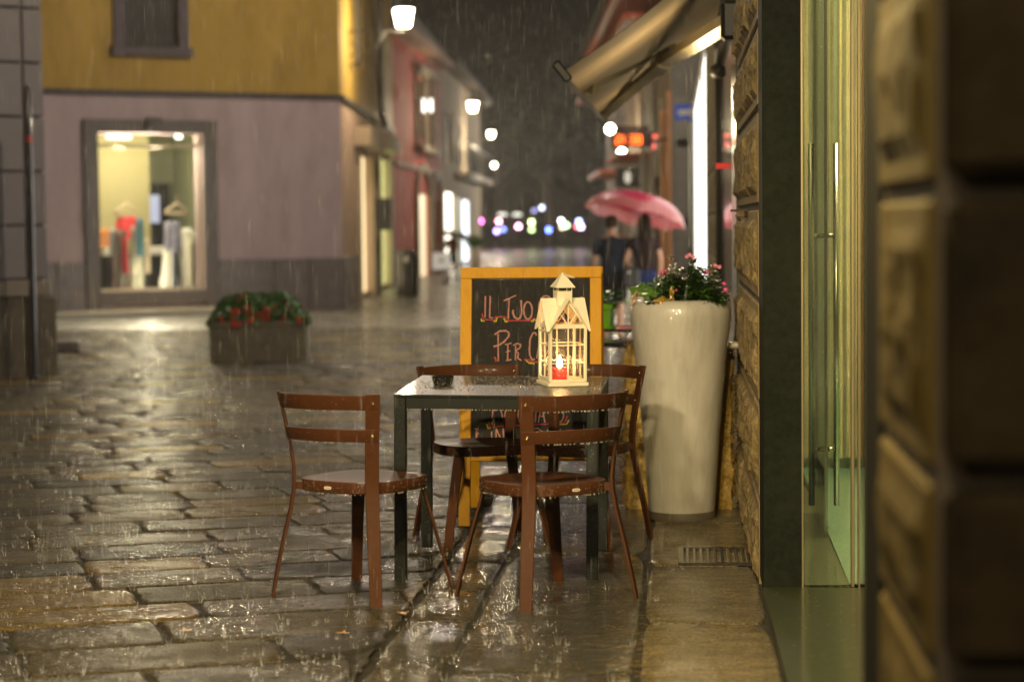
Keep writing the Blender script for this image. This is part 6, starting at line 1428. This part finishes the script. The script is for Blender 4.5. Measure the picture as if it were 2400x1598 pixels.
person('short-haired person in navy T-shirt and black shorts under the pink umbrella', pb_, YAW, 1.73, NAVY, BSH, SHOE,
       [((-.235, .02, 1.14), (-.22, .10, .90)), ((.24, .06, 1.16), (.13, .24, 1.30))], [((-.10, .06, .50), (-.10, .0, .085)), ((.10, -.02, .50), (.10, -.20, .12))], grp=GP, headturn=-18, hair=mat('short_brown_hair', (.035, .02, .01), rough=.6, spec=.06))
person('long-haired person in dark top and blue denim shorts under the pink umbrella', pg, YAW, 1.74, PLUM, DEN, SHOE,
       [((-.26, -.05, 1.14), (-.16, .10, 1.02)), ((.22, .0, 1.13), (.20, .06, .90))], [((-.09, .02, .50), (-.09, -.16, .12)), ((.09, .08, .50), (.09, .04, .085))], girl=True, grp=GP)
bg_ = thing('handbag', 'small black shoulder bag with a pale clasp between the couple', 'bag', CW((1478-1200)/F*dP, dP-.18, gz(0, dP)+.78))
mb = MB(); mb.box((0, 0, .13), (.24, .09, .26), bev=.03); obj('bag', mb, mat('black_leather', (.012, .011, .011), rough=.4), bg_)
mb = MB(); mb.ball((-.03, -.05, .20), .024, 6); obj('clasp', mb, mat('steel_clasp', (.8, .75, .65), rough=.15, metal=1), bg_, smooth=True)
mb = MB(); mb.sweep([(.08, -.02, .25), (.11, -.10, .5), (.05, -.12, .68)], [(0, -1, 0)]*3, .018, .004); obj('strap', mb, mat('black_leather', (0, 0, 0)), bg_)
def umbrella(label, c, Rr, rise, tilt, mats, shaft, ribs=8, nm='umbrella'):
    t = thing(nm, label, 'umbrella', M=Matrix.Translation(c) @ tilt); mb = MB(); nr, na = 10, ribs*6
    def pt(i, k):
        u = i/nr; a = 2*math.pi*k/na; seg = (k % 6)/6; sc = 1 - .055*u*u*math.sin(math.pi*seg)**1.0; r = Rr*math.sin(u*math.pi/2*.96)*sc; z = -rise*(1-math.cos(u*math.pi/2)) - .0; z += .035*u*u*math.sin(math.pi*seg)
        return Vector((r*math.cos(a), r*math.sin(a), z))
    for i in range(nr+1):
        for k in range(na): mb.v.append(tuple(pt(i, k)))
    for i in range(nr):
        for k in range(na): mb.face((i*na+k, i*na+(k+1) % na, (i+1)*na+(k+1) % na, (i+1)*na+k), 0 if i < 7 else 1)
    obj('canopy', mb, mats, t, smooth=True)
    mb = MB(); mb.tube([(0, 0, .06), (0, 0, -shaft)], .007, 8); mb.tube([(0, 0, -shaft), (0, 0, -shaft-.1)], .014, 8); obj('shaft', mb, mat('steel_shaft', (.4, .4, .4), rough=.3, metal=1), t, smooth=True)
    mb = MB()
    for q_ in range(ribs):
        a = 2*math.pi*q_/ribs; mb.tube([pt(i, q_*6)-Vector((0, 0, .006)) for i in range(nr+1)], .004, 4); mb.tube([(0, 0, -rise*.9), pt(6, q_*6)-Vector((0, 0, .01))], .003, 4)
    obj('ribs', mb, MATS['steel_shaft'], t)
def cloth(name, col, tr=.5):
    m, nt, b = nmat(name); L = nt.links.new; b.inputs['Base Color'].default_value = (*col, 1); b.inputs['Roughness'].default_value = .45; b.inputs['Coat Weight'].default_value = .5; b.inputs['Coat Roughness'].default_value = .1
    t = N(nt, 'ShaderNodeBsdfTranslucent'); t.inputs[0].default_value = (*col, 1); mx = N(nt, 'ShaderNodeMixShader'); mx.inputs[0].default_value = tr; L(b.outputs[0], mx.inputs[1]); L(t.outputs[0], mx.inputs[2]); L(mx.outputs[0], nt.nodes['Material Output'].inputs[0]); MATS[name] = m; return m
uc = at(1500, 452, dP+.25)
umbrella('large pink umbrella with magenta crown held over the walking couple', uc, .70, .36, Matrix.Rotation(YAW, 4, 'Z') @ Matrix.Rotation(R(13), 4, 'Y') @ Matrix.Rotation(R(-8), 4, 'X'), [cloth('magenta_cloth', (.42, .003, .05), .15), cloth('pale_pink_cloth', (.46, .12, .12), .35)], .78)
# far passer-by, sign on a stand, shrub in a pot
df = 60.0; pf = CW((1062-1200)/F*df, df); pf.z = gz(0, 60)
person('small distant person in dark clothes crouched under a dark umbrella near the white sign', pf, YAW+.6, 1.42, mat('rust_shirt', (.25, .06, .03), rough=.8), NAVY, SHOE, [((-.22, .05, 1.15), (-.14, .25, 1.3)), ((.22, .0, 1.14), (.20, .06, .92))], [((-.08, .08, .50), (-.08, .10, .085)), ((.09, -.02, .50), (.09, -.2, .11))])
umbrella('dark grey umbrella of the distant passer-by on the left', at(1075, 542, df-.1), .46, .22, Matrix.Rotation(R(16), 4, 'Y'), [cloth('grey_umb', (.10, .09, .09), .3), cloth('grey_umb2', (.13, .11, .11), .3)], .6)
q = at(1035, 612, 57); gq = gz(0, 57); ss_ = thing('sign_board', 'white street sign board on a thin post by the distant umbrella', 'sign board', (q.x, q.y, gq))
mb = MB(); mb.box((0, 0, q.z-gq), (.50, .03, .46), bev=.02); bb = obj('board', mb, emit('lit_board', (1, .93, .85), .35, base=(.8, .75, .7)), ss_)
mb = MB(); mb.box((-.0, -.018, q.z-gq+.02), (.12, .004, .10)); obj('red_mark', mb, mat('red_mark', (.6, .15, .08)), bb)
mb = MB(); mb.tube([(.10, 0, 0), (.10, 0, q.z-gq-.2)], .045, 8); mb.box((.1, 0, .02), (.3, .3, .04)); obj('stand', mb, mat('pinkish_stand', (.45, .30, .27), rough=.5), ss_)
q = at(1112, 640, 64); sp_ = thing('potted_shrub', 'round green shrub in a pale pot at the end of the left buildings', 'planter', (q.x, q.y, gz(0, 64)))
mb = MB(); mb.lathe([(.14, 0), (.17, .5), (.19, .85), (.16, .85)], n=20); obj('pot', mb, mat('pale_pot', (.6, .55, .5), rough=.5), sp_, smooth=True)
mb = MB(); rn = random.Random(5)
for k in range(500):
    v = Vector((rn.gauss(0, 1), rn.gauss(0, 1), rn.gauss(0, 1))).normalized()*rn.uniform(.15, .33); c = Vector((v.x, v.y, 1.05+v.z*.7)); q_ = v.to_track_quat('Z', 'Y').to_matrix(); mb.add([c+q_ @ Vector(w) for w in ((-.03, -.02, 0), (.03, -.02, 0), (.03, .02, .01), (-.03, .02, .01))], [(0, 1, 2, 3)])
obj('foliage', mb, LG, sp_)
# ---- black bistro table with the green pot, behind the A-board
tp = at(1440, 775, 12.3); tz_ = gz(tp.x, tp.y)
BLKM = mat('black_wet_metal', (.016, .016, .019), rough=.3, coat=.8, var=.2)
bt = thing('bistro_table', 'small round black folding table behind the white planter, carrying the green pot', 'table', (tp.x, tp.y, tz_))
hz = tp.z-tz_-.0; mb = MB(); mb.lathe([(.20, hz-.012), (.245, hz-.008), (.25, hz), (.245, hz+.008), (.1, hz+.010), (.01, hz+.010)], (.06, .25, 0), 40); obj('tabletop', mb, BLKM, bt, smooth=True, auto=40)
for sx in (-1, 1):
    mb = MB(); mb.tube([(.06+sx*.17, .12, hz-.01), (.06+sx*.19, .40, 0)], .011, 8); mb.tube([(.06+sx*.15, .38, hz-.01), (.06+sx*.17, .10, 0)], .011, 8); obj('leg', mb, BLKM, bt, smooth=True)
c0 = at(1455, 806, 11.7); cz0 = gz(c0.x, c0.y)
bc_ = thing('folding_chair', 'black folding chair with a round seat tucked behind the white planter', 'chair', (c0.x, c0.y, cz0)); sh_ = c0.z-cz0
mb = MB(); mb.lathe([(.15, sh_-.025), (.185, sh_-.02), (.192, sh_-.01), (.185, sh_+.004), (.10, sh_+.012), (.01, sh_+.014)], (.05, .19, 0), 36); obj('seat', mb, BLKM, bc_, smooth=True, auto=40)
for k, pts in enumerate(([(-.0, .03, sh_-.02), (.085, .03, sh_-.13), (.115, .03, 0)], [(.0, .36, sh_-.02), (.085, .36, sh_-.13), (.115, .36, 0)], [(.12, .03, sh_-.02), (.04, .03, sh_*.5), (-.12, .05, 0)], [(.12, .36, sh_-.02), (.04, .36, sh_*.5), (-.12, .34, 0)])): mb = MB(); mb.tube([(x+.03, y, z) for x, y, z in pts], .011, 8); obj('leg', mb, BLKM, bc_, smooth=True)
gp_ = at(1415, 748, 12.25); LIME = mat('lime_plastic', (.16, .42, .015), rough=.35, coat=.5, var=.05)
gpo = thing('green_flowerpot', 'lime green plastic flowerpot with a leafy plant on the black table', 'plant pot', (gp_.x-.02, tp.y+.13, tz_+hz+.009))
mb = MB(); mb.lathe([(.060, 0), (.088, .0), (.090, .012), (.066, .014), (.074, .115), (.090, .118), (.092, .145), (.086, .146), (.07, .12)], n=32); obj('pot', mb, LIME, gpo, smooth=True, auto=35)
fo = MB(); rn = random.Random(9)
for k in range(60):
    a = rn.random()*6.283; r_ = rn.uniform(0, .06); root = Vector((r_*.4*math.cos(a), r_*.4*math.sin(a), .13)); L_ = rn.uniform(.03, .10)
    d = Vector((math.cos(a)*rn.uniform(.3, 1), math.sin(a)*.6, rn.uniform(.2, 1))).normalized(); leaf(fo, root + d*L_*.9, d + Vector((.1, 0, 0)), rn.uniform(.04, .07), rn.uniform(.03, .045), 0, .4)
for k in range(14): leaf(fo, Vector((.07+rn.uniform(-.02, .05), -.03, .15+rn.uniform(0, .06))), (rn.uniform(.3, 1), -.3, rn.uniform(-.2, .7)), .06, .035, 0, .4)
obj('foliage', fo, leafmat('bright_leaf', (.03, .14, .012), (.07, .28, .025)), gpo, smooth=True)
# ================================================================== FAR SQUARE
ZF = gz(0, 100)
sqb = thing('far_building', 'dim building across the far square behind the trees', 'building', CW(-4, 168, ZF))
fwf = WF(CW(-40, 166), CW(34, 170)); mb, *_ = wallmesh(fwf.P0, fwf.P0+fwf.u*fwf.L, ZF-.3, 10, .5, [(k*4+1, k*4+2.6, 1.5, 3.6) for k in range(18)] + [(k*4+.6, k*4+3.2, ZF+.1, 2.1-1) for k in range(18)]); obj('wall', mb, mat('far_render', (.14, .12, .10), rough=.9), sqb, world=True)
mb = MB(); fwf.box(mb, 0, fwf.L, -5, -.9, ZF, 9.9); obj('inner_wall', mb, mat('dark_room', (0, 0, 0)), sqb, world=True)
rn = random.Random(13)
BARK = mat('wet_bark', (.05, .038, .028), rough=.8, bump=1, bscale=8); CROWN = mat('night_foliage', (.018, .020, .013), rough=.8, spec=.1, var=.3, vscale=.8)
def tree(px, d, H, cr, seed, lab):
    b = CW((px-1200)/F*d, d); rn = random.Random(seed); t = thing('tree', lab, 'tree', (b.x, b.y, ZF), group='trees in the far square'); mb = MB()
    mb.tube([(0, 0, -.1), (.05, 0, H*.15), (-.05, .1, H*.35), (.1, 0, H*.6), (0, 0, H*.85)], [.36, .28, .24, .15, .06], 10); cl_ = []
    for k in range(11):
        a = k*2.4; z = H*rn.uniform(.28, .7); e = Vector((math.cos(a)*cr*rn.uniform(.5, .8), math.sin(a)*cr*.7, z+H*rn.uniform(.05, .22))); mb.tube([(0, 0, z-.5), e*.5+Vector((0, 0, z*.5)), e], [.13, .08, .04], 6); cl_.append(e)
    obj('trunk', mb, BARK, t, smooth=True); mb = MB()
    for k in range(26): cl_.append(Vector((rn.gauss(0, cr*.42), rn.gauss(0, cr*.42), H*rn.uniform(.28, 1.0))))
    for c in cl_:
        R_ = cr*rn.uniform(.22, .42)
        for j in range(90):
            v = Vector((rn.gauss(0, 1), rn.gauss(0, 1), rn.gauss(0, .8))).normalized()*R_*rn.uniform(.5, 1.05); p = c+v; q = Vector((rn.gauss(0, 1), rn.gauss(0, 1), rn.gauss(0, 1))).to_track_quat('Z', 'Y').to_matrix(); s_ = rn.uniform(.10, .22)
            mb.add([p+q @ Vector(w)*s_ for w in ((-1, 0, 0), (0, -.5, .1), (1, 0, 0), (0, .5, .1))], [(0, 1, 2, 3)])
    obj('crown', mb, CROWN, t)
tree(1175, 142, 13, 4.6, 1, 'dim tree at the left of the far square, above the colourful lights'); tree(1290, 134, 14, 5.0, 2, 'dim tree in the middle of the far square, behind the A-board'); tree(1400, 145, 13, 5.0, 3, 'dim tree at the right of the far square, behind the walking couple')
FL = [(1121, 470, (.25, .3, 1), 6, 'blue light at the upper left of the far square'), (1126, 518, (1, .15, .6), 8, 'magenta light at the left end of the far square'), (1169, 519, (1, .30, .38), 8, 'pink light second from the left'), (1164, 542, (.45, .3, 1), 5, 'violet light below the pink one'), (1179, 538, (.12, .2, .8), 4, 'dim blue light beside the violet one'),
      (1215, 531, (1, .38, .6), 8, 'pinkish white light left of the green one'), (1246, 521, (.75, 1, .35), 5, 'upper lobe of the tall green-white shop light'), (1246, 538, (.55, .9, .3), 3, 'lower lobe of the tall green-white shop light'), (1286, 539, (.10, .18, 1), 7, 'strong blue light in the middle of the far square'),
      (1270, 487, (.55, .6, .8), 3, 'pale blue light above the blue one'), (1315, 518, (.9, .8, .9), 5, 'white light at the right with a yellow rim'), (1328, 528, (.6, 1, .5), 3.5, 'greenish light right of the white one'), (1318, 532, (.7, .6, .4), 3, 'small yellowish light under the white one'), (1357, 519, (.35, .45, 1), 5, 'periwinkle light at the right end'), (1353, 531, (.9, .1, .15), 4, 'red light at the right end'), (1362, 532, (.8, .6, 1), 5, 'lilac light at the far right end'), (1252, 494, (.2, .2, .5), 1.5, 'faint indigo light near the trees')]
for px, py, c, s_, lab in FL:
    w = thing('distant_light', lab, 'light', at(px, py, 128), group='coloured lights of the far square'); mb = MB(); mb.ball((0, 0, 0), .13, 8); obj('bulb', mb, emit('far_%d_%d' % (px, py), c, s_*2.6), w, smooth=True)
for px, lab in ((1177, 'left pale lit shop sign above the far lights'), (1212, 'right pale lit shop sign above the far lights')):
    w = thing('distant_sign', lab, 'sign', at(px, 503, 129), group='pale signs of the far square'); mb = MB(); mb.box((0, 0, 0), (.55, .05, .16), bev=.02); obj('panel', mb, emit('pale_sign_glow', (.85, .9, .75), 1.6), w)
unseen_lamp(tuple(CW(-3.6, 112, 5.2)), 9000, 'unseen lamp added behind the cream house to light the far square', r=.3, col=(1, .88, .72)); unseen_lamp(tuple(CW(10.5, 104, 5.2)), 9000, 'unseen lamp added behind the right buildings to light the far square', r=.3, col=(1, .88, .72))  # added out of sight to brighten the far square and its haze
# ================================================================== RAIN
RAINM = bpy.data.materials.new('rain_water'); RAINM.use_nodes = True; nt = RAINM.node_tree; nt.nodes.clear()
o_ = N(nt, 'ShaderNodeOutputMaterial'); a_ = N(nt, 'ShaderNodeBsdfTransparent'); b_ = N(nt, 'ShaderNodeBsdfTranslucent'); c_ = N(nt, 'ShaderNodeBsdfDiffuse'); b_.inputs[0].default_value = (1, 1, 1, 1); c_.inputs[0].default_value = (1, 1, 1, 1)
m1 = N(nt, 'ShaderNodeMixShader'); m1.inputs[0].default_value = .5; nt.links.new(b_.outputs[0], m1.inputs[1]); nt.links.new(c_.outputs[0], m1.inputs[2])
m2 = N(nt, 'ShaderNodeMixShader'); m2.inputs[0].default_value = .38; nt.links.new(a_.outputs[0], m2.inputs[1]); nt.links.new(m1.outputs[0], m2.inputs[2]); nt.links.new(m2.outputs[0], o_.inputs[0])
rn = random.Random(99); mb = MB()
for k in range(26000):
    d = 5.6 + 60*rn.random()**1.15; xc = rn.uniform(-.27, .27)*d; p = CW(xc, d)
    if p.x > WX-.25 and rn.random() < 1: continue
    if p.x > -.9 and 11 < p.y < 17: continue
    z0_ = gz(p.x, p.y); z = rn.uniform(z0_+.05, CZ + .13*d + .6); L_ = rn.uniform(.04, .10)*(1 + d/60); r_ = .00016+.000022*d*rn.uniform(.6, 1.4); tl = rn.gauss(.01, .015)
    top = Vector((p.x+tl*L_, p.y, z+L_)); bot = Vector((p.x, p.y, z)); mid = top.lerp(bot, .35); o = len(mb.v); mb.v += [tuple(top), tuple(bot)]
    for j in range(3): a = 2.094*j; mb.v.append((mid.x+r_*math.cos(a), mid.y+r_*math.sin(a), mid.z))
    for j in range(3): mb.face((o, o+2+j, o+2+(j+1) % 3)); mb.face((o+1, o+2+(j+1) % 3, o+2+j))
tag(obj('rain', mb, RAINM), kind='stuff')
mb = MB()
for k in range(2600):       # splashes: little crowns of thrown drops
    d = 5.6 + 24*rn.random()**1.5; xc = rn.uniform(-.262, .13)*d; p = CW(xc, d)
    if p.x > -.35 and not (rn.random() < .10): continue
    if p.x > WX-.1: continue
    if abs(p.x-TC.x) < .45 and abs(p.y-TC.y) < .45 and rn.random() < .7: continue
    z0_ = gz(p.x, p.y)+.001; n = rn.randint(2, 6); S_ = rn.choice((.35, .5, .7, 1.05))
    for j in range(n):
        a = rn.random()*6.283; out = rn.uniform(.003, .016)*S_; h = rn.uniform(.010, .042)*S_; w_ = rn.uniform(.0004, .0011); b = Vector((p.x+.006*math.cos(a), p.y+.004*math.sin(a), z0_)); t = b + Vector((out*math.cos(a), out*math.sin(a), h)); s1_ = Vector((w_, 0, 0))
        mb.add([b-s1_, b+s1_, b+Vector((0, w_, 0)), t], [(0, 1, 3), (1, 2, 3), (2, 0, 3)])
        if rn.random() < .6: mb.ball(t + Vector((0, 0, rn.uniform(0, .012))), rn.uniform(.0008, .0018), 4)
tag(obj('rain_splashes', mb, RAINM), kind='stuff')
# ================================================================== HAZE
hzm = bpy.data.materials.new('rain_haze'); hzm.use_nodes = True; nt = hzm.node_tree; nt.nodes.clear(); o_ = N(nt, 'ShaderNodeOutputMaterial'); v_ = N(nt, 'ShaderNodeVolumePrincipled')
v_.inputs['Color'].default_value = (.92, .88, .82, 1); v_.inputs['Density'].default_value = .00062; v_.inputs['Anisotropy'].default_value = .65; nt.links.new(v_.outputs[0], o_.inputs['Volume'])
mb = MB(); mb.box((0, 95, 4.35), (240, 230, 12.7)); tag(obj('haze', mb, hzm), kind='stuff')
